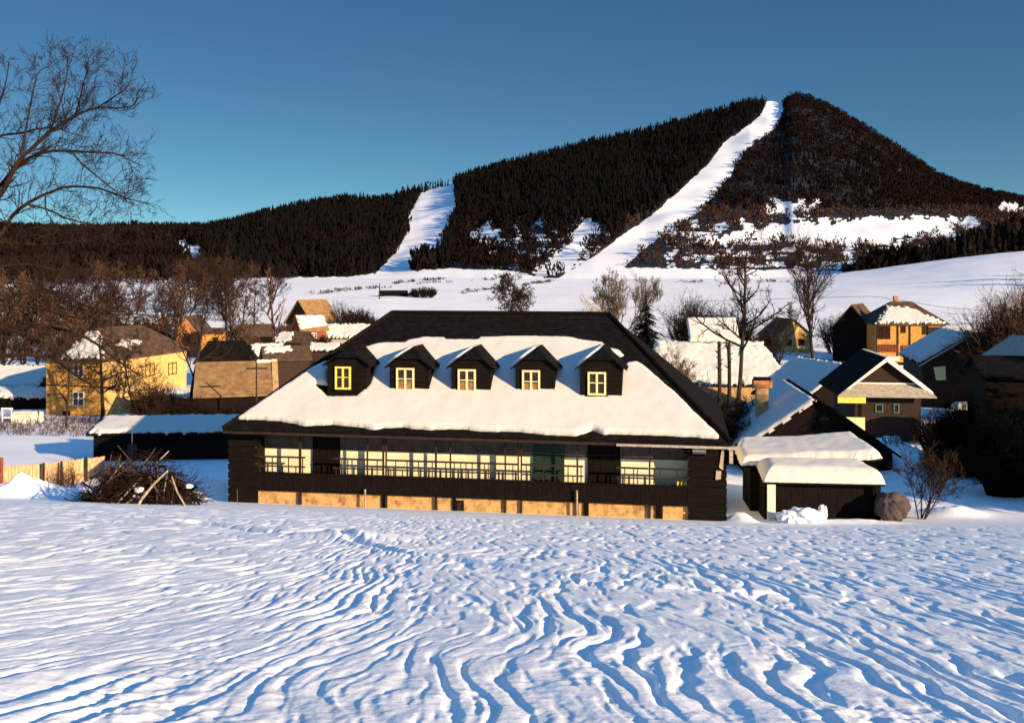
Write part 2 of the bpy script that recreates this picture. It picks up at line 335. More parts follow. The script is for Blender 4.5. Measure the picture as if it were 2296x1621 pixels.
l_.new(a_.outputs['Fac'], r_.inputs[0]); l_.new(r_.outputs[0], x_.inputs['Factor']); l_.new(x_.outputs['Result'], b_.inputs['Base Color'])
mo.data.materials.clear(); mo.data.materials.append(mm)

# far woods: real trees, one mesh per wood
def cones(P, H, R, k=5, tiers=3):                                   # spruces as stacked ragged tiers
    n = len(P); Vs, Fs = [], []; off = 0
    for j in range(tiers):
        f0 = j/tiers*.85; f1 = min(1.0, f0+1.25/tiers) if j < tiers-1 else 1.0
        an = RNG.uniform(0, 6.28, (n, 1))+np.arange(k)[None]*2*np.pi/k
        rr = R[:, None]*(1-f0*.92)*RNG.uniform(.65, 1.2, (n, k))
        base = np.stack([P[:, 0, None]+np.cos(an)*rr, P[:, 1, None]+np.sin(an)*rr, P[:, 2, None]+H[:, None]*(f0+RNG.uniform(-.03, .05, (n, k)))], -1)
        tip = P.copy(); tip[:, 2] += H*f1; tip[:, 0] += RNG.normal(0, .1, n)
        V = np.concatenate([base, tip[:, None]], 1).reshape(-1, 3)
        i = np.arange(k); q = np.stack([i, (i+1) % k, np.full(k, k)], 1)
        Fs.append((np.arange(n)[:, None, None]*(k+1)+q[None]).reshape(-1, 3)+off); Vs.append(V); off += n*(k+1)
    return np.vstack(Vs), np.vstack(Fs)
def tufts(P, H, R, k=18):                                           # leafless trees as a cloud of slim upright twig slivers
    n = len(P); a = RNG.uniform(0, 6.28, (n, k)); rad = np.sqrt(RNG.uniform(0, 1, (n, k))); hz = RNG.uniform(.12, .95, (n, k))
    prof = np.sqrt(np.clip(1-((hz-.5)/.55)**2, 0.05, 1))
    cx_ = P[:, 0, None]+np.cos(a)*rad*prof*R[:, None]; cy_ = P[:, 1, None]+np.sin(a)*rad*prof*R[:, None]; cz_ = P[:, 2, None]+hz*H[:, None]
    L = H[:, None]*RNG.uniform(.14, .30, (n, k)); w = R[:, None]*RNG.uniform(.10, .26, (n, k)); b = RNG.uniform(0, 3.14, (n, k)); lx = np.cos(a)*L*.45; ly = np.sin(a)*L*.45
    p0 = np.stack([cx_-np.cos(b)*w, cy_-np.sin(b)*w, cz_], -1); p1 = np.stack([cx_+np.cos(b)*w, cy_+np.sin(b)*w, cz_-.1*L], -1); p2 = np.stack([cx_+lx, cy_+ly, cz_+L], -1)
    t0 = np.stack([cx_-.5*lx, cy_-.5*ly, cz_-L*.8], -1)
    V = np.stack([p0, t0, p1, p2], 2).reshape(-1, 3); return V, np.arange(len(V)).reshape(-1, 4)
def sample_slope(n, tmax=1.0):
    u = RNG.uniform(-620, 2900, n); t = RNG.uniform(.02, tmax, n)
    keep = RNG.uniform(0, 1, n) < (562+(ridge_Y(u)-562)*t)/1420; u, t = u[keep], t[keep]
    x, y, z = mount(u, t); v = VH-z/y*FPX; return u, t, np.stack([x, y, z], 1), v, clear_amt(u, v)
u, t, P, v, cl = sample_slope(84000, 1.03)
con = (cl < -2.0) & (((u > 455) & (u < 1722) & ~((u > 1020) & (u < 1500) & (v > 500+20*N(u*.02, v*.02, 50)+0*u))) | ((u > 1722) & (u < 1960) & (v > 320) & (v < 440) & (N(u*.012, v*.02, 51) > .12)))
con &= (u < np.interp(v, [222, 320, 430, 530, 625], [1722, 1622, 1522, 1392, 1250])+20) | (u > 1722)
con &= (u > 820) | (N(u*.02, v*.03, 52) > -.5)
sel = con & (u <= 1020); H_ = RNG.uniform(5, 13, sel.sum()); g = MB(); g.addq(*cones(P[sel], H_, H_*.21)); g.addq(*tufts(P[sel][::4], H_[::4]*.9, H_[::4]*.36, 10)); tag(g.build('spruce_forest', 'far_forest', base=(0, 0, 0)), 'dark spruce forest on the lower ridge left of the short ski run', 'forest', kind='stuff')
sel = con & (u > 1020) & (u <= 1722); H_ = RNG.uniform(5, 14, sel.sum()); g = MB(); g.addq(*cones(P[sel], H_, H_*.20)); g.addq(*tufts(P[sel][::4], H_[::4]*.9, H_[::4]*.36, 10)); tag(g.build('spruce_forest', 'far_forest', base=(0, 0, 0)), 'dark spruce forest on the ridge between the two ski runs', 'forest', kind='stuff')
sel = con & (u > 1722); H_ = RNG.uniform(5, 10, sel.sum()); g = MB(); g.addq(*cones(P[sel], H_, H_*.19)); tag(g.build('spruce_forest', 'far_forest', base=(0, 0, 0)), 'dark spruces mixed into the bare wood of the peak right of the long run', 'forest', kind='stuff')
dec = (cl < -1.0) & ~con
sel = dec & (u > 1400) & (v < 470); H_ = RNG.uniform(2.5, 6.5, sel.sum()); g = MB(); g.addq(*tufts(P[sel], H_, H_*.6, 16)); tag(g.build('bare_woodland', 'far_dark', base=(0, 0, 0)), 'dark leafless wood covering the rounded peak', 'woodland', kind='stuff')
sel = dec & (u > 1400) & (v >= 470) & (RNG.uniform(0, 1, len(u)) < .6); H_ = RNG.uniform(3, 7, sel.sum()); g = MB(); g.addq(*tufts(P[sel], H_, H_*.45)); tag(g.build('brown_scrub', 'far_brown', base=(0, 0, 0)), 'brown leafless scrub at the foot of the peak', 'scrub', kind='stuff')
sel = dec & (u > 1000) & (u <= 1400); H_ = RNG.uniform(4, 9, sel.sum()); g = MB(); g.addq(*tufts(P[sel], H_, H_*.4)); tag(g.build('brown_scrub', 'far_dark', base=(0, 0, 0)), 'dark scrub with snow patches below the spruce forest, between the ski runs', 'scrub', kind='stuff')
sel = dec & (u <= 1000) & (RNG.uniform(0, 1, len(u)) < .8); H_ = RNG.uniform(7, 12, sel.sum()); g = MB(); g.addq(*tufts(P[sel], H_, H_*.4)); tag(g.build('bare_woodland', 'far_dark', base=(0, 0, 0)), 'dark brown leafless wood on the low hill at the left', 'woodland', kind='stuff')
# dark wood on the field's edge at the right
n = 900; u = RNG.uniform(1890, 2620, n); Yw = RNG.uniform(560, 592, n); x = xpx(u, Yw); P = np.stack([x, Yw, Zt(x, Yw)], 1)
H_ = np.interp(u, [1890, 1960, 2100, 2296, 2600], [6, 13, 13, 20, 22])*RNG.uniform(.55, 1.0, n)
g = MB(); V, F = tufts(P[::2], H_[::2], H_[::2]*.4); g.addq(V, F); V, F = cones(P[1::2], H_[1::2]*1.05, H_[1::2]*.22); g.addq(V, F)
tag(g.build('dark_woodland', 'far_dark', base=(0, 0, 0)), 'dark strip of wood along the upper edge of the right snowfield', 'woodland', kind='stuff')
# spruces that stand out one by one on the skyline
var = []
for i in range(5):
    g = MB(); V, F = cones(np.zeros((1, 3)), np.array([1.0]), np.array([.16]), 7, 5); g.addq(V, F); me = g
    o = me.build('spruce', 'far_forest', base=(0, 0, 0)); var.append(o)
k = 0
for u0 in np.concatenate([np.arange(700, 1010, 6.0), np.arange(1036, 1722, 5.2)]):
    u1 = u0+random.uniform(-2.5, 2.5); x, y, z = mount(np.array([u1]), np.array([random.uniform(.985, 1.0)]))
    o = var[k] if k < 5 else var[k % 5].copy()
    if k >= 5: COL.objects.link(o)
    hgt = random.uniform(7, 13) if random.random() < .82 else random.uniform(13, 17)
    o.location = (x[0], y[0], z[0]-1); o.scale = (hgt*random.uniform(.85, 1.2),)*2+(hgt,); o.rotation_euler = (0, 0, random.uniform(0, 6))
    if u0 < 1020: tag(o, 'dark spruce on the skyline of the low ridge left of the short run', 'spruce', 'spruces along the lower skyline')
    else: tag(o, 'dark spruce on the long skyline climbing to the top of the ski run', 'spruce', 'spruces along the upper skyline')
    k += 1
# ---------------------------------------------------------------- snow lying on a sloping plane
def snow_on(mb, O, S, T, Nn, poly, thick, res=.12, edge=.3, amp=.25, seed=0, rag=0.0, sag=-.06):
    poly = np.asarray(poly, float); O, S, T, Nn = map(np.asarray, (O, S, T, Nn))
    ax = []
    for k in (0, 1):                                                # grid lines fall on the outline's extremes
        a, b = poly[:, k].min(), poly[:, k].max(); n = max(2, int(round((b-a)/res))); st = (b-a)/n; ax.append(a+st*np.arange(-2, n+3))
    x, y = ax
    X, Y = np.meshgrid(x, y); sd = sdf_poly(poly, X, Y)+rag*N(X*1.9, Y*1.9, seed+3)+rag*.5*N(X*5, Y*5, seed+4)
    q = np.clip(sd/edge, 0, 1); h = thick*np.clip(1-(1-q)**2, 0, 1)**.75*(1+amp*N(X*.45, Y*.5, seed)+amp*.3*N(X*1.6, Y*1.6, seed+1))
    h = np.where(sd <= 0, sag, h)
    gy, gx = np.gradient(sd, y, x); gn = gx*gx+gy*gy+1e-6; pull = np.where(sd < 0, -np.clip(sd, -res*3.2, 0)/gn, 0); X = X+gx*pull; Y = Y+gy*pull
    V = (O+X[..., None]*S+Y[..., None]*T+h[..., None]*Nn).reshape(-1, 3); F = grid_faces(*X.shape)
    F = F[(sd.ravel()[F] > 0).any(1)]
    used = np.unique(F); mp = np.zeros(len(V), np.int64); mp[used] = np.arange(len(used)); mb.addq(V[used], mp[F]); return mb
def window_on(F, parent, x0, x1, z0, z1, y, fm='white_paint', pm='pane', bars=1, hbar=True, fw=.07, dep=.06, name='window', curtain=False):
    b = MB()
    b.box(F, x0, x0+fw, y-dep, y, z0, z1).box(F, x1-fw, x1, y-dep, y, z0, z1)
    b.box(F, x0+fw, x1-fw, y-dep, y, z0, z0+fw).box(F, x0+fw, x1-fw, y-dep, y, z1-fw, z1)
    for i in range(bars):
        c = x0+(x1-x0)*(i+1)/(bars+1); b.box(F, c-fw*.55, c+fw*.55, y-dep*.9, y, z0+fw, z1-fw)
    if hbar:
        zc = z0+(z1-z0)*.53; xs = [x0+fw]+[x0+(x1-x0)*(i+1)/(bars+1) for i in range(bars)]+[x1-fw]
        for i in range(len(xs)-1):
            l = xs[i]+(fw*.55 if i else 0); r = xs[i+1]-(fw*.55 if i < len(xs)-2 else 0); b.box(F, l, r, y-dep*.7, y, zc-.02, zc+.02)
    if parent.type == 'EMPTY' or parent.parent is None:
        w = b.build(name, fm, parent)
        p = MB().box(F, x0+fw*.4, x1-fw*.4, y-dep*.35, y-.004, z0+fw*.4, z1-fw*.4).build('pane', pm, w)
        if curtain: MB().box(F, x0+fw, x1-fw, y-dep*.45, y-dep*.36, z0+fw, z0+(z1-z0)*.45).build('curtain', 'curtain', w)
    else:
        w = b.build('window_frame', fm, parent); MB().box(F, x0+fw*.4, x1-fw*.4, y-dep*.35, y-.004, z0+fw*.4, z1-fw*.4).build('window_pane', pm, parent)
        if curtain: MB().box(F, x0+fw, x1-fw, y-dep*.45, y-dep*.36, z0+fw, z0+(z1-z0)*.45).build('curtain', 'curtain', parent)
    return w

# ---------------------------------------------------------------- the big house
F0 = np.array([-13.3, 47.8]); e0 = np.array([22.9, -3.8]); e0 = e0/np.linalg.norm(e0)
H = Frame((F0[0], F0[1], 0), math.atan2(e0[1], e0[0])); L = 23.0; GW = .85                                                # gallery depth
house = thing('log_house', 'large dark log house with five dormers, snow on its roof and a railed gallery', 'house', H.p(L/2, 6, -11.0))
ZE, DR, ZR = -7.35, 6.0, -2.13; KR = (ZR-ZE)/(DR+.7)
sx_ = lambda u, d=0.0: H.pix(u, VH+100, d)[0]
b = MB()                                                            # body of the house behind the gallery
b.box(H, .2, L-.2, GW, 11.6, -12.2, ZE+.05); b.build('wall', 'cream_plaster', house)
b = MB(); b.box(H, .15, L-.15, .06, GW-.002, -12.2, -10.02); b.build('foundation', 'stone_tan', house)
b = MB(); b.box(H, .16, L-.16, -.02, GW-.002, -10.018, -9.86)
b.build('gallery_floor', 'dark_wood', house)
b = MB()
xb0, xb1 = sx_(578), sx_(1545)
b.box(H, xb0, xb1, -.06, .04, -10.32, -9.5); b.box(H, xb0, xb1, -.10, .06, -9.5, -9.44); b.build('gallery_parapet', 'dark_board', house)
for a, c, lo in ((515, 578, -12.2), (688, 750, -9.85), (1314, 1388, -9.85), (1545, 1628, -12.2)):
    b = MB(); b.box(H, sx_(a), sx_(c), -.04 if lo < -11 else GW-.09, GW-.004, lo, -7.42)
    if lo < -11:
        for i in range(9): b.box(H, sx_(a)-.05, sx_(c)+.03, -.075, -.041, -10.9+i*.38, -10.62+i*.38)
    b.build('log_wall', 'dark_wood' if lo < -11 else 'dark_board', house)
b = MB(); b.box(H, sx_(1196, .7), sx_(1265, .7), .74, GW-.005, -9.85, -7.5)
for i in range(14): b.box(H, sx_(1196, .7)+.05, sx_(1265, .7)-.05, .71, .739, -9.7+i*.15, -9.61+i*.15)
b.build('shutter', 'green_shutter', house)
MB().box(H, xb0, xb1, GW-.05, GW-.003, -8.46, -7.41).build('painted_eave_shade', 'eave_shade_tone', house)  # eave shade painted as a dark band on the upper gallery wall
b = MB(); b.box(H, -.1, L+.1, -.12, .12, -7.70, -7.42); b.build('eave_beam', 'dark_wood', house)
b = MB(); b.box(H, -.12, L+.14, -.66, GW-.02, -7.40, -7.355); b.build('soffit', 'dark_board', house)
b = MB(); b.tube([H.p(-.1, -.78, -7.50), H.p(L+.15, -.78, -7.56)], .06, 8); b.build("gutter", "brown_wood", house)
MB().box(H, sx_(1385), L+.35, -.92, -.86, -7.60, -7.50).build("eave_board", "grey_wood", house)
posts = [(570.5, 578), (670, 676), (822, 826), (857, 862), (864, 868), (975, 980), (1008, 1012), (1131, 1135), (1160, 1164), (1167, 1171), (1292, 1297), (1454, 1459), (1541, 1546)]
for a, c in posts:
    lower = a in (670, 864, 975, 1131, 1167, 1292, 1454)
    p0 = MB(); p0.box(H, sx_(a)+.01, sx_(c)-.01, -.045, .025, -9.43, -7.71)
    if lower: p0.box(H, sx_(a), sx_(c), -.05, .10, -11.6, -10.33)
    o = p0.build('post', 'post_wood', house)
bays = [(578, 670), (676, 685), (747, 822), (826, 857), (868, 975), (980, 1008), (1012, 1131), (1135, 1160), (1171, 1292), (1297, 1308), (1382, 1454), (1459, 1541)]
for a, c in bays:
    x0, x1 = sx_(a), sx_(c); r = MB()
    r.box(H, x0, x1, -.05, .01, -8.75, -8.67).box(H, x0, x1, -.05, .01, -9.18, -9.12)
    n = max(1, int((x1-x0)/.27))
    for i in range(n):
        xx = x0+(i+.5+random.uniform(-.22, .22))*(x1-x0)/n; r.box(H, xx-.024, xx+.024, -.035, -.005, -9.44, -9.17)
        if i % 2 or random.random() < .45: r.box(H, xx-.022, xx+.022, -.035, -.005, -9.12, -8.74)
    r.build('railing', 'post_wood', house)
for a, c, mt_ in ((570, 578, 'dark_board'), (855, 864, 'dark_board'), (1014, 1022, 'dark_board'), (1308, 1320, 'dark_board'), (1470, 1486, 'dark_board')):
    MB().box(H, sx_(a), sx_(c), .0, .056, -11.6, -10.03).build('foundation_post', mt_, house)
for a, c, z0, z1 in ((1022, 1040, -11.3, -10.45),):
    window_on(H, house, sx_(a, .05), sx_(c, .05), z0+.25, z1, .055, 'dark_wood', 'pane', 0, False)
for u0, z0, z1 in ((821.5, -11.4, -10.05), (1294.5, -11.4, -9.75)):
    MB().tube([H.p(sx_(u0), -.2, z0), H.p(sx_(u0), -.2, z1)], .045, 6).build('downpipe', 'birch', house)
for a, c in ((1553, 1583),):
    MB().box(H, sx_(a), sx_(c), -.11, -.08, -7.98, -7.72).build('wall_board', 'grey_wood', house)
MB().slab([H.p(sx_(1612), -.12, -8.55), H.p(sx_(1621), -.12, -8.65), H.p(sx_(1624), -.12, -7.62), H.p(sx_(1618), -.12, -7.75)], H.ey*.03).build('wall_board', 'grey_wood', house)
MB().slab([H.p(sx_(1604), -.12, -9.1), H.p(sx_(1616), -.12, -9.05), H.p(sx_(1617), -.12, -8.7), H.p(sx_(1606), -.12, -8.68)], H.ey*.03).build('wall_board', 'grey_wood', house)
b = MB(); b.box(H, L+.05, L+.5, -.3, -.1, -7.74, -7.60).box(H, L+.12, L+.28, -.22, -.1, -8.35, -7.75); b.build('bracket', 'grey_wood', house)
for u0 in (566, 1535):                                              # curved brackets at the gallery corners
    s_ = 1 if u0 == 566 else -1; x0 = sx_(578 if s_ > 0 else 1545)
    MB().slab([H.p(x0, -.03, -7.72), H.p(x0+s_*.55, -.03, -7.72), H.p(x0+s_*.28, -.03, -7.82), H.p(x0+s_*.1, -.03, -8.05), H.p(x0, -.03, -8.45)], H.ey*.08).build('bracket', 'dark_wood', house)
for u0 in (1519, 1528, 1538):                                       # yellow flower pots behind the rail
    x0 = sx_(u0); q = MB(); q.segs([(H.p(x0, .16, -9.43), H.p(x0, .16, -9.26), .065, .09)], 9); o = q.build('flower_pot', 'yellow_paint', base=H.p(x0, .16, -9.43))
    tag(o, {1519: 'yellow flower pot behind the gallery rail, farthest from the corner', 1528: 'yellow flower pot between two others behind the gallery rail', 1538: 'yellow flower pot behind the gallery rail, closest to the corner wall'}[u0], 'flower pot', 'yellow pots on the gallery')
# roof
def RP(s, d): return H.p(s, d, ZE+(d+.7)*KR)
sL, sR = H.pix(880, 700, DR)[0], H.pix(1365, 705, DR)[0]
eL, eR, dB = -.15, L+.18, 12.7
roof = MB(); dn = np.array([0, 0, -.16])
A, B_, C_, D_ = H.p(eL, -.7, ZE), H.p(eR, -.7, ZE), H.p(eR, dB, ZE), H.p(eL, dB, ZE); R1, R2 = H.p(sL, DR, ZR), H.p(sR, DR, ZR)
for poly in ([A, B_, R2, R1], [C_, D_, R1, R2], [B_, C_, R2], [D_, A, R1]): roof.slab(poly, dn)
roof_o = roof.build('roof', 'shingle', house)
for (p, q) in ((A, R1), (B_, R2), (R1, R2)):                         # capping boards on hips and ridge
    MB().tube([p+[0, 0, .03], q+[0, 0, .03]], .11, 6).build('ridge_cap', 'dark_wood', roof_o)
NR = np.cross(H.ex, RP(0, 1)-RP(0, 0)); NR /= np.linalg.norm(NR); TR = RP(0, 1)-RP(0, 0); tl = np.linalg.norm(TR); TR /= tl
def roof_st(u, v):                                                  # pixel -> (along the eave, up the slope) on the front roof plane
    D = np.array([(u-UC)/FPX, 1, -(v-VH)/FPX]); P0 = RP(0, -.7); P = D*((NR@P0)/(NR@D)); return np.array([(P-P0)@H.ex, (P-P0)@TR])
snow_poly = [(528, 941), (698, 827), (735, 810), (738, 866), (706, 862), (735, 890), (800, 890), (826, 868), (834, 845), (836, 815), (820, 800), (814, 783), (850, 771), (908, 769), (912, 765), (953, 757), (998, 758), (1003, 763), (1071, 763),
    (1076, 757), (1177, 755), (1283, 758), (1299, 763), (1352, 769), (1362, 780), (1384, 792), (1388, 800), (1372, 800), (1362, 796), (1378, 850), (1389, 834), (1405, 815), (1428, 811), (1444, 821), (1489, 859), (1521, 888), (1563, 930), (1614, 978), (1611, 984), (1500, 978), (1386, 974),
    (1354, 975), (1328, 965), (1312, 972), (1290, 979), (1238, 976), (1161, 969), (1100, 968), (1069, 967), (1049, 964), (1005, 963), (957, 965), (902, 959), (860, 960), (838, 965), (793, 957), (748, 953), (684, 956), (645, 947), (587, 942)]
b = MB(); snow_on(b, RP(0, -.7), H.ex, TR, NR, [roof_st(*p) for p in snow_poly], .22, .055, .22, .16, 60, .03)
b.build('roof_snow', 'roof_snow', roof_o, smooth=True)
b = MB(); snow_on(b, RP(0, -.7), H.ex, TR, NR, [roof_st(*p) for p in ((1360, 778), (1388, 785), (1399, 797), (1380, 806), (1370, 800))], .12, .05, .15, .2, 66, .03); b.build('snow_lump', 'roof_snow', roof_o, smooth=True)
# dormers
DW = [(752, 787, 822, 873, 884), (889, 929, 825, 877, 884), (1027, 1067, 828, 880, 886), (1171, 1211, 830, 884, 886), (1318, 1359, 834, 886, 900)]
for i, (u0, u1, v0, v1, vb) in enumerate(DW):
    uc = (u0+u1)/2+9; st = roof_st(uc, vb); dd = st[1]/tl-.7
    f = lambda u, v: H.pix(u, v, dd)
    hw = 44 if i < 4 else 47; dv = i*1.1
    xl, xr = f(uc-hw, 850)[0], f(uc+hw, 850)[0]; xm = (xl+xr)/2; ze = f(uc, 818+dv)[2]; za = f(uc, 783+dv*.5)[2]; zb = ZE+(dd+.7)*KR-.15
    dback = (za-ZE)/KR-.7+.3
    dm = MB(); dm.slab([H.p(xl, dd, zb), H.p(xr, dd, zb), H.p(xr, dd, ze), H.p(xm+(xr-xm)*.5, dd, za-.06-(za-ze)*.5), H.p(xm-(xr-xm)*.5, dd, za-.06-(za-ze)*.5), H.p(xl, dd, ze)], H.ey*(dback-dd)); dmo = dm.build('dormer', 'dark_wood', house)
    ov = .16; hd = xr-xm; kz = (za-ze)/hd; r = MB()
    for sgn in (-1, 1):
        xe = xm+sgn*(hd+.22); zz = za-(hd+.22)*kz-.02 if i else za-(hd+.14)*kz
        bw = .10                                                     # bell-cast lower edge
        cw = (hd+.22)*.5; zc = za+.02-(za+.02-zz-bw*.4)*.5
        r.slab([H.p(xm, dd+.8, za+.02), H.p(xm+sgn*cw, dd-ov, zc), H.p(xe, dd-ov, zz+bw*.4), H.p(xe, dback, zz+bw*.4), H.p(xm, dback, za+.02)], np.array([0, 0, .07]))
    r.slab([H.p(xm, dd+.8, za+.022), H.p(xm+cw, dd-ov, zc+.002), H.p(xm-cw, dd-ov, zc+.002)], np.array([0, 0, .07]))
    r.build('dormer_roof', 'shingle', dmo)
    if i:
        xe = xm-(hd+.20); zz = za-(hd+.2)*kz; Tv = H.p(xm, 0, za)-H.p(xe, 0, zz); tv = np.linalg.norm(Tv); Tv /= tv; Nn = np.cross(Tv, H.ey); Nn = Nn if Nn[2] > 0 else -Nn
        b = MB(); snow_on(b, H.p(xe, dd-ov+.1, zz+.10), H.ey, Tv, Nn, [(0, .05), (dback-dd, .05), (dback-dd, tv-.04), (.85, tv-.04), (0, tv*.48)], .13, .07, .16, .2, 70+i); b.build('dormer_snow', 'roof_snow', dmo, smooth=True)
    # plank trim on the face
    t_ = MB()
    t_.box(H, f(u0-4, 850)[0]-.03, f(u1+4, 850)[0]+.03, dd-.06, dd-.004, f(uc, v1+4)[2], f(uc, v1+.3)[2]).build('window_ledge', 'dark_wood', dmo)
    window_on(H, dmo, f(u0, 850)[0], f(u1, 850)[0], f(uc, v1)[2], f(uc, v0)[2], dd-.004, 'yellow_paint' if i == 0 else 'pale_paint', 'pane', 1, True, .085, .07, curtain=(i in (1, 2, 3)))
# ---------------------------------------------------------------- village houses
def gabled(name, label, cat, X, Y, rz, w, d, ze, zr, wallm, roofm, over=.35, hip=0.0, wins=(), gablem=None, snow=(), chim=None, zb=None, roofth=.14, group=None, sthick=.25, back=True):
    """ridge along local x; the front slope faces -y. snow: (face, polygon in fractions along/up the slope, ragged edge)."""
    base = float(Zt(X, Y)) if zb is None else zb
    F = Frame((X, Y, 0), math.radians(rz)); T = thing(name, label, cat, (X, Y, base), group)
    hw, hd = w/2, d/2; zl = base-.8; k = (zr-ze)/hd
    b = MB()
    if hip <= 0:
        b.slab([F.p(-hw, -hd, zl), F.p(-hw, -hd, ze), F.p(-hw, 0, zr-.03), F.p(-hw, hd, ze), F.p(-hw, hd, zl)], F.ex*w)
    else: b.box(F, -hw, hw, -hd, hd, zl, ze)
    wall = b.build('wall', wallm, T)
    if gablem:
        for sg in (-1, 1): MB().slab([F.p(sg*(hw+.003), -hd, ze), F.p(sg*(hw+.003), 0, zr-.03), F.p(sg*(hw+.003), hd, ze)], F.ex*sg*.04).build('gable', gablem, T)
    o = over; zo = ze-o*k; rx = hw+o if hip <= 0 else hw-hip
    A, B, C, D = F.p(-hw-o, -hd-o, zo), F.p(hw+o, -hd-o, zo), F.p(hw+o, hd+o, zo), F.p(-hw-o, hd+o, zo); R1, R2 = F.p(-rx, 0, zr), F.p(rx, 0, zr)
    r = MB(); up = np.array([0, 0, roofth])
    r.slab([A, B, R2, R1], up); r.slab([C, D, R1, R2], up)
    if hip > 0: r.slab([B, C, R2], up); r.slab([D, A, R1], up)
    ro = r.build('roof', roofm, T)
    faces = {'front': (A, B, R2, R1), 'back': (C, D, R1, R2), 'left': (D, A, R1, R1), 'right': (B, C, R2, R2)}
    for (fc, poly, rag) in snow:
        q = faces[fc]; S = q[1]-q[0]; sl = np.linalg.norm(S); S = S/sl; Tt = q[3]-q[0]; Tt = Tt-(Tt@S)*S; tl_ = np.linalg.norm(Tt); Tt /= tl_; Nn = np.cross(S, Tt)
        b = MB(); snow_on(b, q[0]+up*Nn[2], S, Tt, Nn, [(x*sl, y*tl_) for x, y in poly], sthick, max(.08, sl/110), max(.25, sthick*1.1), .25, int(abs(X)*7), rag, -.08)
        b.build('roof_snow', 'roof_snow', ro, smooth=True)
    if chim:
        cx_, cy_, ct, cs, cm = chim; MB().box(F, cx_-cs, cx_+cs, cy_-cs, cy_+cs, min(ze, zr)-.2, ct).build('chimney', cm, ro)
    for (fc, xc, zc, ww, wh, fm) in wins:
        if fc == 'front': G = F; yy = -hd-.004
        elif fc == 'right': G = Frame((X, Y, 0), F.rz+math.pi/2); yy = -hw-.004
        elif fc == 'left': G = Frame((X, Y, 0), F.rz-math.pi/2); yy = -hw-.004
        window_on(G, T, xc-ww/2, xc+ww/2, zc-wh/2, zc+wh/2, yy, fm, 'pane', 1, ww > .8, .09, .07)
    return T, F, wall, ro
FULL = [(.02, .02), (.98, .02), (.98, .97), (.02, .97)]
# ochre and yellow two-storey house at the left
phi = -15
cX, cY = -37.5, 92.0; fx = np.array([math.cos(math.radians(phi)), math.sin(math.radians(phi))]); fy = np.array([-fx[1], fx[0]])
cen = np.array([cX, cY])-fx*3.05+fy*6.7
ZB = zpx(947, 92); ZEy = zpx(802, 92)
T, Fy, wl_, ro = gabled('village_house', 'two-storey ochre and yellow house with a hipped roof, behind bare trees', 'house', cen[0], cen[1], phi+90, 13.4, 6.1, ZEy, ZEy+2.35, 'ochre_wall', 'brown_roof', .45, 3.4,
    wins=[('left', .5, zpx(831, 93), 1.15, 1.25, 'white_paint'), ('left', .5, zpx(893, 93), 1.25, 1.35, 'white_paint'), ('front', -3.4, zpx(834, 95), 1.5, 1.2, 'dark_wood'), ('front', .4, zpx(834, 97), 1.5, 1.2, 'dark_wood'), ('front', 4.2, zpx(834, 99), 1.5, 1.2, 'dark_wood')],
    snow=[('left', [(.30, .04), (.96, .04), (.56, .86), (.44, .86)], .5), ('front', [(.26, .40), (.36, .55), (.44, .42), (.36, .25)], .3), ('front', [(.42, .55), (.50, .52), (.54, .38), (.46, .36)], .3)], zb=ZB)
MB().slab([Fy.p(-6.68, -3.054, ZB-.8), Fy.p(6.68, -3.054, ZB-.8), Fy.p(6.68, -3.054, ZEy-.02), Fy.p(-6.68, -3.054, ZEy-.02)], -Fy.ey*.0 + Fy.ey*(-.035)).build('side_wall', 'yellow_wall', T)['label'] = 'bright yellow side wall'
G = Frame((cen[0], cen[1], 0), math.radians(phi))
MB().box(G, -3.06, 3.06, -6.78, -6.705, zpx(868, 92), zpx(866, 92)).build('ledge', 'dark_wood', T)
MB().box(G, -1.2, -.4, -6.74, -6.705, ZB, ZB+.9).build('cellar_window', 'dark_wood', T)
# low tan-roofed barn
rz = 15; rd = np.array([math.cos(math.radians(rz)), math.sin(math.radians(rz))]); fd = np.array([rd[1], -rd[0]])
r0 = np.array([xpx(440, 85), 85.0]); cen = r0+rd*3.3
T, F, wl_, ro = gabled('barn', 'low barn with a wide bare tan roof, left of the log house roof', 'barn', cen[0], cen[1], rz, 6.2, 8.4, -10.0, zpx(812, 86.5), 'dark_wood', 'tan_roof', .25,
    snow=[('front', [(.72, .93), (.99, .93), (1.0, .995), (.75, .995)], .1)])
MB().slab([F.p(2.9, -4.35, -10.0), F.p(3.38, -4.35, -10.0), F.p(3.38, 0, zpx(812, 86.5)+.22), F.p(2.9, 0, zpx(812, 86.5)+.22)], np.array([0, 0, .06])).build('verge_board', 'brick_tan', ro)
gabled('village_house', 'small yellow-walled house under a dark roof, just behind the tan-roofed barn', 'house', xpx(508, 128), 128, 14, 6.8, 6, zpx(808, 125), zpx(766, 128), 'yellow_wall', 'shingle', .5, 1.2, wins=[('left', 0, zpx(825, 128), .9, 1, 'white_paint')])
gabled('village_house', 'narrow orange-brick house glimpsed behind tree trunks above the ochre house', 'house', xpx(434, 165), 165, 90, 7, 3.6, zpx(742, 162), zpx(710, 162), 'brick', 'brown_roof', .2, wins=[('left', 0, zpx(755, 162), .9, 1.1, 'dark_wood')], zb=-13.6)
gabled('village_house', 'low orange-plastered building right of the orange-brick house', 'house', xpx(481, 160), 160, 5, 3.4, 4, zpx(748, 158), zpx(737, 160), 'orange_wall', 'brown_roof', .2, wins=[('front', .6, zpx(763, 158), .8, .9, 'dark_wood')], zb=-13.6)
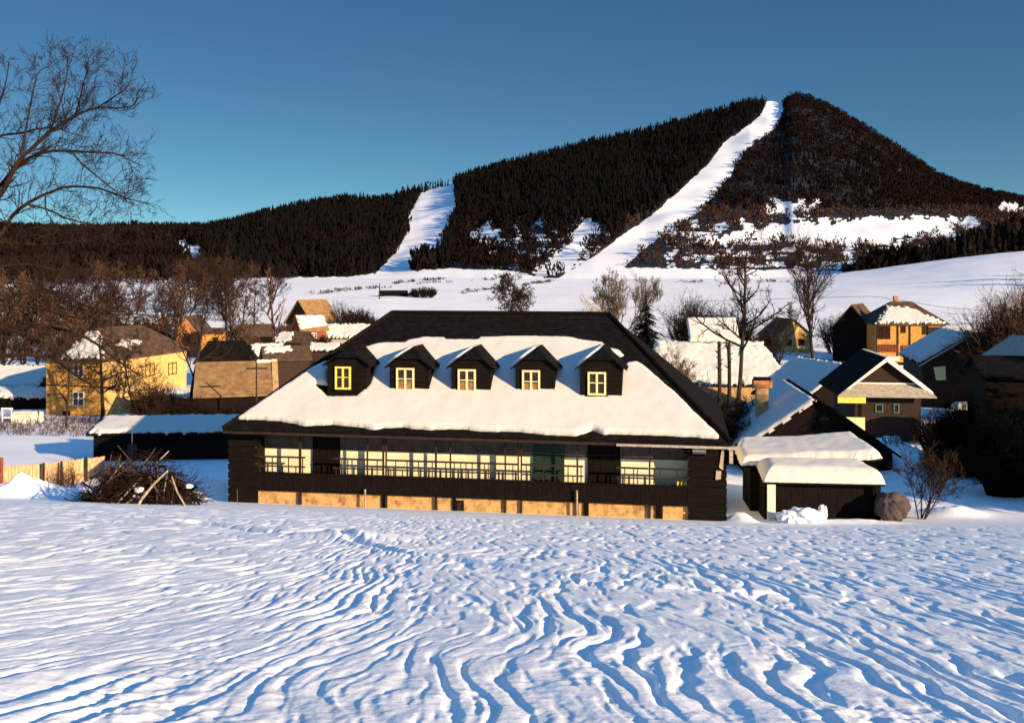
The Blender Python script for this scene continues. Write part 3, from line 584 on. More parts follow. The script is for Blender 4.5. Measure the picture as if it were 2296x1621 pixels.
gabled('village_house', 'old house with a steep blackish roof flecked with snow, above the ochre house', 'house', xpx(212, 178), 178, -12, 8.4, 7, zpx(742, 175), zpx(693, 178), 'dark_wood', 'shingle', .5, 1.5, snow=[('front', [(.05, .02), (.22, .03), (.14, .2)], .3)])
gabled('village_house', 'red-walled house with a thick white snow roof among the left trees', 'house', xpx(312, 190), 190, 4, 8.0, 6, zpx(726, 187), zpx(704, 190), 'red_wood', 'shingle', .4, snow=[('front', FULL, .3)], wins=[('front', -1.6, zpx(738, 187), .9, 1, 'white_paint'), ('front', 1.5, zpx(738, 187), .9, 1, 'white_paint')])
# brown roof house and its neighbours
gabled('village_house', 'brown-roofed gabled house standing apart at the edge of the far snowfield', 'house', xpx(700, 214), 214, 52, 7.0, 8.4, zpx(722, 211), zpx(673, 214), 'brown_wood', 'tan_roof', .5, wins=[('left', 0, zpx(725, 211), 1.1, 1.2, 'dark_wood')])
gabled('village_house', 'small house with a pale cream roof, below the brown-roofed gabled house', 'house', xpx(694, 182), 182, 30, 4.6, 5.0, zpx(738, 180), zpx(707, 182), 'red_wood', 'tan_roof', .4, snow=[('front', [(.02, .1), (.98, .3), (.98, .97), (.02, .97)], .15)], sthick=.15, wins=[('front', 0, zpx(752, 180), .9, 1, 'white_paint')])
gabled('shed', 'long low shed under a rounded white snow roof, below the far brown-roofed house', 'shed', xpx(782, 186), 186, -4, 8.0, 5, zpx(756, 184), zpx(728, 186), 'grey_wood', 'shingle', .3, snow=[('front', FULL, .4)], sthick=.5)
gabled('shed', 'open shelter with a flat white snow roof on thin posts', 'shed', xpx(730, 146), 146, 0, 4.0, 3, zpx(785, 145), zpx(771, 146), 'brown_wood', 'shingle', .3, snow=[('front', FULL, .2)], sthick=.3)
gabled('shed', 'small shed with a dull pinkish snow roof, behind the tan-roofed barn', 'shed', xpx(598, 142), 142, 28, 4.2, 4.4, zpx(798, 140), zpx(772, 142), 'dark_wood', 'shingle', .3, snow=[('front', FULL, .3)])
gabled('shed', 'low shed wholly mounded over with snow, between the ochre house and the barn', 'shed', xpx(414, 97), 97, 0, 4.8, 3.2, zpx(893, 95.4), zpx(874, 97), 'dark_board', 'shingle', .2, .9, snow=[('front', [(0, 0), (1, 0), (.86, .9), (.14, .9)], .1)], sthick=.45)
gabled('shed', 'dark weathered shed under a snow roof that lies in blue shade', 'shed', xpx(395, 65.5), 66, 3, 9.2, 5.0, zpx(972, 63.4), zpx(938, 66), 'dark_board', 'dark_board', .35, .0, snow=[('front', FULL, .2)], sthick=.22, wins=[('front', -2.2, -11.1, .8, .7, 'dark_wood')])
gabled('shed', 'low shed at the left picture edge with a broad shaded snow roof', 'shed', xpx(10, 112), 112, 6, 10, 8, zpx(868, 108), zpx(822, 112), 'dark_board', 'shingle', .4, snow=[('front', FULL, .3)])
gabled('shed', 'small sunlit snow-capped hut left of the ochre house', 'shed', xpx(32, 100), 100, 0, 8.2, 3, zpx(893, 98.5), zpx(872, 100), 'dark_board', 'shingle', .25, snow=[('front', FULL, .3)], sthick=.35)
# crate and frame left of the ochre house
z0 = float(Zt(xpx(62, 88), 88)); F = Frame((xpx(62, 88), 88, 0), math.radians(-8))
T = thing('crate', 'big cream-white box standing in the snow left of the ochre house', 'crate', (xpx(62, 88), 88, z0))
MB().box(F, -1.05, 1.05, -.7, .7, z0-.2, zpx(925, 88)).build('box_body', 'cream_box', T)
b = MB(); snow_on(b, F.p(-1.05, -.7, zpx(925, 88)), F.ex, F.ey, F.ez, [(0, 0), (2.1, 0), (2.1, 1.4), (0, 1.4)], .16, .1, .2); b.build('snow_cap', 'roof_snow', T, smooth=True)
F = Frame((xpx(15, 86), 86, 0), 0); z0 = float(Zt(xpx(15, 86), 86)); T = thing('goal_frame', 'white-painted wooden frame with two posts beside the cream box', 'frame', (xpx(15, 86), 86, z0))
for x0 in (-.42, .36): MB().box(F, x0, x0+.07, 0, .07, z0-.2, zpx(918, 86)).build('post', 'white_paint', T)
MB().box(F, -.46, .47, -.05, .12, zpx(918, 86), zpx(914.5, 86)).build('top_rail', 'white_paint', T); MB().box(F, -.35, .36, .01, .06, zpx(938, 86), zpx(935, 86)).build('cross_rail', 'white_paint', T)

# right: farmhouse with two snow roofs
T, F, wl_, ro = gabled('farmhouse', 'farmhouse buried under wide sunlit snow roofs, behind the tall bare tree', 'house', xpx(1600, 108), 108, -3, 13.5, 9.5, zpx(856, 103), zpx(772, 108), 'brick_tan', 'shingle', .5, 1.0, snow=[('front', [(.0, .0), (1.0, .0), (.965, .3), (.9, .7), (.86, 1.02), (.07, 1.02)], .25)], sthick=.55, wins=[('front', 4.6, zpx(872, 103), 1, 1.2, 'white_paint'), ('front', -2.6, zpx(872, 103), 1, 1.2, 'white_paint')])
b = MB(); b.box(F, -2.4, 2.3, -.4, 4, zpx(800, 108), zpx(764, 107.6)); b.build('attic', 'brown_wood', T)
q = [F.p(-2.7, -.8, zpx(767, 107.2)), F.p(2.7, -.8, zpx(767, 107.2)), F.p(2.7, 2.0, zpx(714, 110)), F.p(-2.7, 2.0, zpx(714, 110))]
a_o = MB().slab(q, np.array([0, 0, -.15])).build('attic_roof', 'shingle', T)
S = q[1]-q[0]; sl = np.linalg.norm(S); S /= sl; Tt = q[3]-q[0]; tl_ = np.linalg.norm(Tt); Tt /= tl_
b = MB(); snow_on(b, q[0], S, Tt, np.cross(S, Tt), [(0, 0), (sl, 0), (sl, tl_), (0, tl_)], .3, .1, .2, .15, 5, .05); b.build('attic_snow', 'roof_snow', a_o, smooth=True)
b = MB(); snow_on(b, F.p(2.2, -2.6, zpx(800, 106)), F.ex, F.ey, F.ez, [(0, 0), (3.6, .3), (3.4, 2.6), (0, 2.8)], 1.1, .12, 1.2, .2, 8, .1); b.build('snow_drift', 'roof_snow', ro, smooth=True)
# yellow gabled house and orange veranda house
gabled('village_house', 'pale yellow gabled house partly hidden by bare branches, above the blue-shaded roofs', 'house', xpx(1768, 168), 170, 98, 7, 6.2, zpx(752, 166.5), zpx(717, 167), 'yellow_wall', 'brown_roof', .35, wins=[('left', -.9, zpx(768, 166), 1.0, 1.1, 'dark_wood'), ('left', 1.3, zpx(768, 166), 1.0, 1.1, 'dark_wood')], zb=-13.2)
Yo = 150; zb = zpx(800, Yo-4.5)
T, F, wl_, ro = gabled('village_house', 'orange wooden house with a veranda and a humped snow-patched roof', 'house', xpx(2020, Yo), Yo, -3, 9.9, 9, zpx(724, Yo-4.5), zpx(678, Yo), 'orange_wall', 'brown_roof', .45, 3.4,
    wins=[('front', -3.9, zpx(746, Yo-4.5), 1.8, 1.9, 'brown_wood'), ('front', 3.6, zpx(748, Yo-4.5), 2.2, 1.9, 'brown_wood'), ('front', -1.15, zpx(739, Yo-4.5), .7, 1.0, 'brown_wood'), ('front', 1.9, zpx(741, Yo-4.5), .75, 1.2, 'brown_wood')],
    snow=[('front', [(.03, .02), (.93, .03), (.86, .2), (.70, .45), (.62, .62), (.52, .72), (.40, .74), (.30, .80), (.22, .55)], .5)], chim=(-.7, .3, zpx(664, Yo), .28, 'brick'), zb=zb, sthick=.3)
for x0 in (-4.95, -1.9, -.2, 2.35, 4.8): MB().box(F, x0-.06, x0+.06, -4.66, -4.52, zb, zpx(727, Yo-4.6)).build('post', 'brown_wood', T)
b = MB()
for i in range(14): b.box(F, -4.7+i*.21, -4.6+i*.21, -4.74, -4.67, zpx(789, Yo-4.7), zpx(772, Yo-4.7))
b.build('railing', 'red_wood', T); MB().box(F, -1.3, 1.5, -4.76, -4.68, zpx(789, Yo-4.7), zpx(774, Yo-4.7)).build('veranda_panel', 'red_wood', T)
MB().box(F, -5.6, -2.0, -5.6, -4.8, zb-.5, zb+.1).build('step_wall', 'cream_plaster', T)
gabled('barn', 'dark brown outbuilding joined to the left side of the orange veranda house', 'barn', xpx(1932, 153), 155, 60, 8, 5.6, zpx(734, 151), zpx(684, 154), 'dark_board', 'brown_roof', .4)
# the house with the brick chimney and blue-shaded roof
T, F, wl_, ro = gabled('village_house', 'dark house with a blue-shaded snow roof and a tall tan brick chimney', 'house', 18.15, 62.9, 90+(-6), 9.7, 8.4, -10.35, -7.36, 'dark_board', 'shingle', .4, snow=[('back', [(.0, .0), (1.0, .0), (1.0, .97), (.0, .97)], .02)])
cz = zpx(848, 63); F2 = Frame((xpx(1708, 62.5), 62.5, 0), math.radians(-6)); c_o = MB().box(F2, -.36, .36, -.36, .36, -10.2, cz-.5).build('chimney', 'brick_tan', T)
MB().box(F2, -.55, .6, -.45, .45, cz-.498, cz-.05).build('chimney_head', 'brick', c_o); MB().box(F2, -.48, .5, -.4, .4, cz-.048, cz+.1).build('chimney_cap', 'dark_wood', c_o)
gabled('village_house', 'rear house with a blue-shaded snow roof, between the chimney house and the orange one', 'house', 28.4, 92.0, -72, 7.6, 9.0, -11.2, -8.1, 'dark_board', 'shingle', .4, snow=[('front', FULL, .2)])
# white-trimmed cottage
Yc = 74.0; zap, zev, zbt = zpx(805, Yc), zpx(889, Yc), float(Zt(xpx(1980, Yc), Yc)); m_ = Yc/FPX; hw = 3.05
F = Frame((xpx(1986, Yc), Yc, 0), math.radians(-7)); T = thing('cottage', 'dark wooden cottage with white gable trim, a shingled skirt roof and yellow side boards', 'house', (xpx(1986, Yc), Yc, zbt))
MB().slab([F.p(-2.2, 0, zbt-.6), F.p(2.5, 0, zbt-.6), F.p(2.5, 0, zev+.2), F.p(-2.2, 0, zev+.2)], F.ey*8).build('wall', 'brown_wood', T)
MB().slab([F.p(-2.3, .02, zpx(864, Yc)), F.p(2.3, .02, zpx(864, Yc)), F.p(0, .02, zap-.05)], F.ey*.12).build('gable', 'brown_wood', T)
r = MB()
for sg in (-1, 1): r.slab([F.p(0, -.35, zap), F.p(sg*3.35, -.35, zev), F.p(sg*3.35, 8.3, zev), F.p(0, 8.3, zap)], np.array([0, 0, .13]))
ro = r.build('roof', 'shingle', T)
for sg in (-1, 1):
    MB().slab([F.p(0, -.42, zap+.16), F.p(sg*3.42, -.42, zev+.12), F.p(sg*3.42, -.42, zev-.02), F.p(0, -.42, zap-.16)], F.ey*.06).build('verge_board', 'white_paint', ro)
    if sg < 0: continue
    q = (F.p(-3.35, 8.2, zev+.13), F.p(-3.35, -.2, zev+.13), F.p(0, -.2, zap+.13)) if sg < 0 else (F.p(3.35, -.2, zev+.13), F.p(3.35, 8.2, zev+.13), F.p(0, 8.2, zap+.13))
    S = q[1]-q[0]; sl = np.linalg.norm(S); S /= sl; Tt = q[2]-q[1]; tl_ = np.linalg.norm(Tt); Tt /= tl_
    b = MB(); snow_on(b, q[0], S, Tt, np.cross(S, Tt), [(0, 0), (sl, 0), (sl, tl_), (0, tl_)], .18, .15, .2); b.build('roof_snow', 'roof_snow', ro, smooth=True)
zs1, zs0 = zpx(864, Yc), zpx(891, Yc-.8)
MB().slab([F.p(-3.6, -.95, zs0), F.p(3.35, -.95, zs0), F.p(2.35, -.02, zs1), F.p(-2.35, -.02, zs1)], np.array([0, 0, .08])).build('skirt_roof', 'grey_wood', T)
MB().box(F, -2.3, 2.3, -.08, -.01, zs1+.085, zs1+.2).build('skirt_trim', 'white_paint', T)
MB().box(F, -3.62, -1.65, -1.05, -.96, zpx(905, Yc-1), zs0-.01).build('balcony_board', 'yellow_paint', T)
MB().slab([F.p(-3.4, -1.0, zpx(937, Yc-1)), F.p(-1.7, -1.0, zpx(937, Yc-1)), F.p(-1.7, -1.0, zpx(968, Yc-1)), F.p(-2.2, -1.0, zpx(968, Yc-1))], F.ey*.06).build('stair_panel', 'pale_paint', T)
for x0 in (-2.12, -1.98): MB().box(F, x0-.05, x0+.05, -.98, -.86, zbt, zs0).build('post', 'dark_wood', T)
for x0, x1, za, zc in ((-.75, -.2, 906, 924), (.55, .95, 905, 926)): window_on(F, T, x0, x1, zpx(zc, Yc), zpx(za, Yc), -.004, 'teal', 'pane', 0, False)
# barn with blue snow roof
T, F, wl_, ro = gabled('barn', 'big dark barn with a blue-shaded snow roof and a cream board on its wall', 'barn', xpx(2150, 105), 105, 90-12, 11, 9.2, -9.05, zpx(751, 100), 'brown_wood', 'shingle', .35, snow=[('back', FULL, .3), ('front', [(.0, .0), (1, .0), (1, .97), (.0, .97)], .4)], sthick=.4)
G = Frame((xpx(2150, 105), 105, 0), math.radians(-12)); yy = -5.5
MB().slab([G.p(-3.55, yy-.1, zpx(824, 100)), G.p(-2.45, yy-.1, zpx(821, 100)), G.p(-2.4, yy-.1, zpx(852, 100)), G.p(-3.3, yy-.1, zpx(853, 100))], G.ey*.06).build('wall_board', 'pale_paint', T)
for sg in (-1, 1): MB().slab([G.p(0, yy-.42, zpx(749, 100)+.1), G.p(sg*5.0, yy-.42, -9.3), G.p(sg*5.0, yy-.42, -9.5), G.p(0, yy-.42, zpx(749, 100)-.15)], G.ey*.06).build('verge_board', 'grey_wood', ro)
gabled('shed', 'low snow-roofed shed in blue shade behind the big dark barn', 'shed', xpx(2175, 128), 128, -6, 6.5, 5, zpx(758, 126), zpx(735, 128), 'dark_board', 'shingle', .3, snow=[('front', FULL, .3)])
gabled('village_house', 'yellow-walled house with a grey gable cut by the right picture edge', 'house', xpx(2352, 86), 88, 90, 8, 5.6, zpx(818, 84), zpx(768, 84), 'yellow_wall', 'grey_wood', .4, gablem='grey_wood', zb=-13.0)
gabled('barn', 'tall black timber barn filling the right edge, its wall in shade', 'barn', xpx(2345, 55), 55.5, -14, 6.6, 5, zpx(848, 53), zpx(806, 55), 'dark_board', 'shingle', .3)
gabled('shed', 'small grey-roofed shed between the tan-roofed barn and the log house roof', 'shed', xpx(640, 118), 118, 20, 5, 4.4, zpx(806, 116), zpx(778, 118), 'brown_wood', 'brown_roof', .3, snow=[('front', [(.05, .5), (.6, .6), (.6, .95), (.05, .95)], .3)], sthick=.2)
gabled('shed', 'brown hut with snow on half its roof, left of the flat open shelter', 'shed', xpx(662, 160), 160, -15, 4.4, 4.2, zpx(766, 158), zpx(744, 160), 'brown_wood', 'brown_roof', .3, snow=[('front', [(.0, .02), (.55, .05), (.5, .9), (.02, .9)], .3)], sthick=.2)
gabled('shed', 'dark hut with a bare brown roof behind the yellow-walled small house', 'shed', xpx(575, 185), 185, 12, 6, 5, zpx(752, 183), zpx(728, 185), 'dark_wood', 'brown_roof', .3)
gabled('village_house', 'brown house with a white snow roof far left among the bare trees', 'house', xpx(70, 205), 205, 6, 9, 7, zpx(730, 202), zpx(702, 205), 'brown_wood', 'shingle', .4, snow=[('front', FULL, .3)], wins=[('front', -2, zpx(742, 202), 1, 1.1, 'white_paint'), ('front', 2, zpx(742, 202), 1, 1.1, 'white_paint')])
# hut by the ski field
gabled('shed', 'low dark ski-lift hut with a reddish side on the far snowfield', 'shed', xpx(882, 335), 335, 4, 9, 5, zpx(667, 333), zpx(652, 335), 'red_wood', 'shingle', .3)
T = thing('platform', 'flat dark loading platform with snow on it, left of the ski-lift hut', 'platform', (xpx(862, 315), 315, float(Zt(xpx(862, 315), 315)))); F = Frame((xpx(862, 315), 315, 0), .03)
MB().box(F, -3.0, 3.1, -1.5, 1.5, float(Zt(xpx(862, 315), 315))-.4, zpx(673, 315)).build('deck', 'dark_wood', T); MB().box(F, -2.9, 3.0, -1.4, 1.4, zpx(673, 315), zpx(671.5, 315)).build('snow_cap', 'roof_snow', T)

# two-tier log store at the right of the big house
F = Frame((xpx(1847, 44.6), 44.6, 0), math.radians(-6)); zg = float(Zt(*F.p(0, 0, 0)[:2])); T = thing('log_store', 'low dark log store with two snow-laden roofs one above the other', 'shed', F.p(0, 1.5, zg))
zf = zpx(1083, 44.4); wf = 2.62
MB().box(F, -wf+.08, wf-.1, .25, 2.2, zg-.5, zf-.12).build('wall', 'dark_board', T)
fr = MB().slab([F.p(-wf, -.15, zf-.1), F.p(wf, -.15, zf-.1), F.p(wf, 2.1, zf+.18), F.p(-wf, 2.1, zf+.18)], np.array([0, 0, .09])).build('front_roof', 'dark_wood', T)
b = MB(); Tn = np.array(F.p(0, 2.1, zf+.18)-F.p(0, -.15, zf-.1)); tn = np.linalg.norm(Tn); Tn /= tn
snow_on(b, F.p(-wf, -.17, zf-.015), F.ex, Tn, np.cross(F.ex, Tn), [(-.04, 0), (2*wf, 0), (2*wf+.06, .5), (2*wf-.5, tn), (-.04, tn)], .62, .06, .62, .1, 12, .02, 0.0); b.build('front_snow', 'roof_snow', fr, smooth=True)
MB().box(F, -2.45, -2.1, -.05, .12, zg-.3, zf-.13).build('post', 'cream_box', T)
MB().box(F, 2.2, 2.36, -.05, .12, zg-.3, zf-.13).build('post', 'dark_wood', T)
zr_ = zpx(1030, 47.5)
MB().box(F, -2.9, 2.9, 2.35, 5.2, zg-.6, zr_-.1).build('rear_wall', 'dark_board', T)
rr = MB().slab([F.p(-3.25, 2.05, zr_-.28), F.p(3.05, 2.05, zr_+.12), F.p(3.05, 5.5, zr_+.42), F.p(-3.25, 5.5, zr_+.16)], np.array([0, 0, .1])).build('rear_roof', 'dark_wood', T)
P0, P1, P3 = F.p(-3.25, 2.05, zr_-.19), F.p(3.05, 2.05, zr_+.21), F.p(-3.25, 5.5, zr_+.25); S = (P1-P0); sl = np.linalg.norm(S); S /= sl; Tt = P3-P0; tl_ = np.linalg.norm(Tt); Tt /= tl_
b = MB(); snow_on(b, P0, S, Tt, np.cross(S, Tt), [(-.12, .0), (sl-.4, .0), (sl+.05, .2), (sl-.5, tl_), (.2, tl_), (-.15, tl_*.6)], .42, .07, .4, .15, 15, .04, 0.0); b.build('rear_snow', 'roof_snow', rr, smooth=True)
# pillow of snow, boulder
def blob(name, mat, c, r, label, cat, seed, rough=.12, sub=5, flat=0.0, group=None):
    import bmesh
    bm = bmesh.new(); bmesh.ops.create_icosphere(bm, subdivisions=sub, radius=1.0); V = np.array([v.co[:] for v in bm.verts]); Fc = np.array([[v.index for v in f.verts] for f in bm.faces]); bm.free()
    k = 1+rough*(N(V[:, 0]*1.6+seed, V[:, 1]*1.6+V[:, 2]*1.1, seed)+.5*N(V[:, 0]*3.7+V[:, 2]*2.3, V[:, 1]*3.7-seed+V[:, 2], seed+1)+.2*N(V[:, 0]*9+V[:, 2]*7, V[:, 1]*9+V[:, 2]*5, seed+2))
    g = MB(); g.addq(np.asarray(c)+V*k[:, None]*np.asarray(r), Fc); o = g.build(name, mat, base=(c[0], c[1], c[2]-r[2]), smooth=True); return tag(o, label, cat, group)
c = pt(2000, 1137, 43.9); blob('boulder', 'boulder', c, (.74, .66, .66), 'round grey-brown boulder at the corner of the log store', 'boulder', 3, .15)
g = MB(); bl = MB()
c = pt(1800, 1160, 43.6); blob('snow_pile', 'snow', c+np.array([-.1, 0, -.05]), (.95, .6, .42), 'lumpy white snow pile in front of the log store', 'snow pile', 9, .30)
c = pt(1845, 1150, 43.7); blob('snow_pile', 'snow', c, (.22, .2, .32), 'small upright snow clump at the right end of the lumpy pile', 'snow pile', 12, .25, 4)
# log pile with snow slab
Yl = 70; F = Frame((xpx(2182, Yl), Yl, 0), math.radians(-10)); zl = zpx(955, Yl); zg = float(Zt(*F.o[:2])); T = thing('woodpile', 'stack of cut logs under a slab of snow in the dark at the right', 'woodpile', (F.o[0], F.o[1], zg))
for r_i in range(9):
    for c_i in range(6):
        x0 = -.9+c_i*.34+(.17 if r_i % 2 else 0); z0 = zg+.1+r_i*.28
        if z0 > zpx(916, Yl)-.1: continue
        MB().tube([F.p(x0+random.uniform(-.03, .03), -.5+random.uniform(-.1, .05), z0), F.p(x0, .6, z0)], random.uniform(.12, .155), 8).build('log', 'log_end', T)
        q = MB(); q.segs([(F.p(x0, -.62, z0), F.p(x0, -.60, z0), .13, .13)], 8)
MB().box(F, -1.1, 1.2, -.5, .7, zg+.05, zpx(916, Yl)-.12).build('backing', 'dark_wood', T)
b = MB(); snow_on(b, F.p(-1.3, -.75, zpx(915, Yl)), F.ex, F.ey, F.ez, [(0, 0), (2.7, .1), (2.6, 1.5), (0, 1.5)], .42, .08, .4, .2, 33, .05); b.build('snow_cap', 'roof_snow', T, smooth=True)

# plank fence at the left
Pf = [(-70, 1052, 50.5), (11, 1045, 51.5), (96, 1040, 53), (171, 1030, 55), (235, 1022, 57)]
P3_ = [pt(*p) for p in Pf]; T = thing('plank_fence', 'weathered tan plank fence behind the snow mound at the left', 'fence', (P3_[2][0], P3_[2][1], float(Zt(P3_[2][0], P3_[2][1]))))
b = MB(); rl = MB()
for a, c in zip(P3_[:-1], P3_[1:]):
    n = int(np.linalg.norm(c-a)/.165)
    dx = (c-a)[:2]/np.linalg.norm((c-a)[:2]); F = Frame((a[0], a[1], 0), math.atan2(dx[1], dx[0])); ln = np.linalg.norm((c-a)[:2])
    for i in range(n):
        x0 = i/n*ln; zt = a[2]+(c[2]-a[2])*i/n+random.uniform(-.05, .03); b.box(F, x0, x0+ln/n*.93, -.012, .012, float(Zt(*F.p(x0, 0, 0)[:2]))-.2, zt)
    rl.slab([F.p(0, .013, a[2]-.25), F.p(ln, .013, c[2]-.25), F.p(ln, .013, c[2]-.33), F.p(0, .013, a[2]-.33)], F.ey*.04)
b.build('planks', 'fence_wood', T); rl.build('rail', 'fence_wood', T)
for u0, v0, Y0, mt_ in ((5, 1025, 51.2, 'red_wood'), (100, 1037, 52.8, 'bark'), (140, 1034, 53.8, 'bark'), (196, 1024, 55.5, 'bark')):
    p = pt(u0, v0, Y0); MB().tube([[p[0], p[1]-.12, float(Zt(p[0], p[1]))-.3], [p[0], p[1]-.12, p[2]]], .07 if mt_ == 'bark' else .11, 7).build('fence_post', mt_, T)
# poles, wires
def pole(label, u, vt, Y, r=.09, arm=None, mat='bark', name='utility_pole', cat='pole'):
    x = xpx(u, Y); z = float(Zt(x, Y)); T = thing(name, label, cat, (x, Y, z))
    MB().tube([[x, Y, z-.4], [x, Y, zpx(vt, Y)]], [r, r*.7], 8).build('shaft', mat, T)
    if arm:
        for dv in arm: MB().box(Frame((x, Y, 0), .3), -.8, .8, -.12, -.03, zpx(vt+dv, Y)-.06, zpx(vt+dv, Y)+.06).build('crossarm', mat, T)
    return T
pole('thin wooden pole with a crosspiece in front of the tan barn roof', 575, 812, 78, .075, (14,))
pole('rusty stake pole left of the ski-lift hut on the far snowfield', 851, 636, 318, .22, None, 'brown_wood')
pole('short dark post in the snow above the big barn', 2219, 748, 170, .12, None, 'metal')
pole('slim dark pole at the corner of the weathered shed', 296, 952, 57.4, .035, None, 'metal')
pole('slim rod standing in the snow by the left corner of the log house', 532, 1098, 46.0, .018, None, 'metal')
for i, (pts_, lab) in enumerate((([(1560, 676, 190), (1960, 664, 190), (2120, 690, 190), (2296, 702, 190), (2420, 706, 190)], 'dark overhead wire sagging across the right snowfield, the upper one'), ([(2070, 728, 168), (2150, 727, 168), (2290, 721, 168), (2420, 716, 168)], 'dark overhead wire just above the big barn, the lower one'))):
    P = np.array([pt(*p) for p in pts_]); tt = np.linspace(0, len(P)-1, 30); Q = np.stack([np.interp(tt, range(len(P)), P[:, i]) for i in range(3)], 1)
    tag(MB().tube(Q, .045, 4).build('overhead_wire', 'metal'), lab, 'wire')
# ---------------------------------------------------------------- trees and shrubs
def unit(v): return v/(np.linalg.norm(v)+1e-9)
def grow(out, p, d, Ln, r, lev, mx, rnd, up=.12, wob=.16, nb=(7, 5, 4, 3), ang=(35, 65), rmin=.006, shrink=.58, clear=.25):
    n = 6 if lev == 0 else (4 if lev < 3 else 3); st = Ln/n; pts = [p]; rad = [r]; dirs = []
    for i in range(n):
        d = unit(d+rnd.normal(0, wob if lev else wob*.4, 3)+np.array([0, 0, up if lev else max(up*.5, .06)])); p = p+d*st; pts.append(p); dirs.append(d); rad.append(max(rmin, r*(1-.62*(i+1)/n)))
    for i in range(n): out.append((lev, pts[i], pts[i+1], rad[i], rad[i+1]))
    if lev >= mx: return
    k = nb[min(lev, len(nb)-1)]
    for j in range(k):
        t = clear+(1-clear)*(j+rnd.uniform(.2, .9))/k if lev == 0 else rnd.uniform(.2, 1.0)
        i = min(n-1, int(t*n)); q = pts[i]+(pts[i+1]-pts[i])*(t*n-i); dd = dirs[i]
        a = math.radians(rnd.uniform(*ang))*(1.0 if j < k-1 else .4); az = rnd.uniform(0, 6.28)
        ref = unit(np.cross(dd, [.3, .2, 1.0])); o2 = np.cross(dd, ref); nd = unit(dd*math.cos(a)+(ref*math.cos(az)+o2*math.sin(az))*math.sin(a))
        grow(out, q, nd, Ln*shrink*rnd.uniform(.7, 1.15)*(1.15-.55*t if lev == 0 else 1), max(rmin, rad[i]*.62), lev+1, mx, rnd, up, wob*1.15, nb, ang, rmin, shrink, clear)
def tree_mesh(T, segs, trunk_lev, bark, twig, thick=.03):
    tr = [s[1:] for s in segs if s[0] <= trunk_lev]; cr = [s[1:] for s in segs if s[0] > trunk_lev]
    MB().segs(tr, 7).build('trunk', bark, T)
    b = MB(); big = [s for s in cr if s[2] > thick]; sm = [s for s in cr if s[2] <= thick]
    b.segs(big, 5); b.segs(sm, 3)
    if cr: b.build('crown', twig, T)
def bare_tree(label, u, Y, vt, seed, name='bare_tree', cat='tree', spread=1.0, lean=(0, 0), twig='twig', bark='bark', mx=4, nb=(9, 5, 4, 3), up=.14, ang=(35, 62), r=None, rmin=None, stems=1, clear=.28, shrink=.5, wob=.14, group=None, xy=None):
    rnd = np.random.default_rng(seed); x = xpx(u, Y); z = float(Zt(x, Y)); h = zpx(vt, Y)-z
    T = thing(name, label, cat, (x, Y, z), group); out = []
    rm = rmin or max(.007, Y*.00013)
    for s in range(stems):
        d0 = unit(np.array([lean[0]+(rnd.normal(0, .32) if stems > 1 else 0), lean[1]+(rnd.normal(0, .32) if stems > 1 else 0), 1.0]))
        grow(out, np.array([x+(rnd.normal(0, .1) if stems > 1 else 0), Y, z-.25]), d0, h*.86*(rnd.uniform(.75, 1.0) if stems > 1 else 1), (r or h*.018)*(.7 if stems > 1 else 1), 0, mx, rnd, up, wob, nb, ang, rm, shrink*spread, clear)
    tree_mesh(T, out, 0, bark, twig); return T
def conifer(label, u, Y, vt, seed, width=.30, mat='near_spruce', name='spruce', group=None, tiers=26, x=None):
    rnd = np.random.default_rng(seed); x = xpx(u, Y) if x is None else x; z = float(Zt(x, Y)); h = zpx(vt, Y)-z
    T = thing(name, label, 'tree', (x, Y, z), group); MB().tube([[x, Y, z-.3], [x, Y, z+h*.96]], [h*.022, .02], 7).build('trunk', 'bark', T)
    Vs = []
    for i in range(tiers):
        f = .05+.95*i/tiers; R = h*width*(1-f)**.85+.08; n = int(14+16*(1-f))
        for j in range(n):
            a = rnd.uniform(0, 6.28); L_ = R*rnd.uniform(.55, 1.12); zz = z+h*(f+rnd.uniform(-.015, .015)); dr = -L_*rnd.uniform(.18, .45)
            dv = np.array([math.cos(a), math.sin(a), 0]); sd = np.array([-dv[1], dv[0], 0]); o = np.array([x, Y, zz])
            for q in range(5):                                      # sprays along the bough
                t0, t1 = q/5, (q+1.25)/5; w = L_*.26*(1.15-t0)+.03
                for sg in (-1, 1):
                    p0 = o+dv*L_*t0+[0, 0, dr*t0*t0]; p1 = o+dv*L_*min(1, t1)+[0, 0, dr*min(1, t1)**2]; p2 = o+dv*L_*(t0+t1)*.62+sd*sg*w*rnd.uniform(.7, 1.4)+[0, 0, dr*t1*t1-L_*rnd.uniform(.03, .14)]
                    Vs.append((p0, p1, p2))
    V = np.array(Vs).reshape(-1, 3); MB().addq(V, np.arange(len(V)).reshape(-1, 3)).build('crown', mat, T); return T
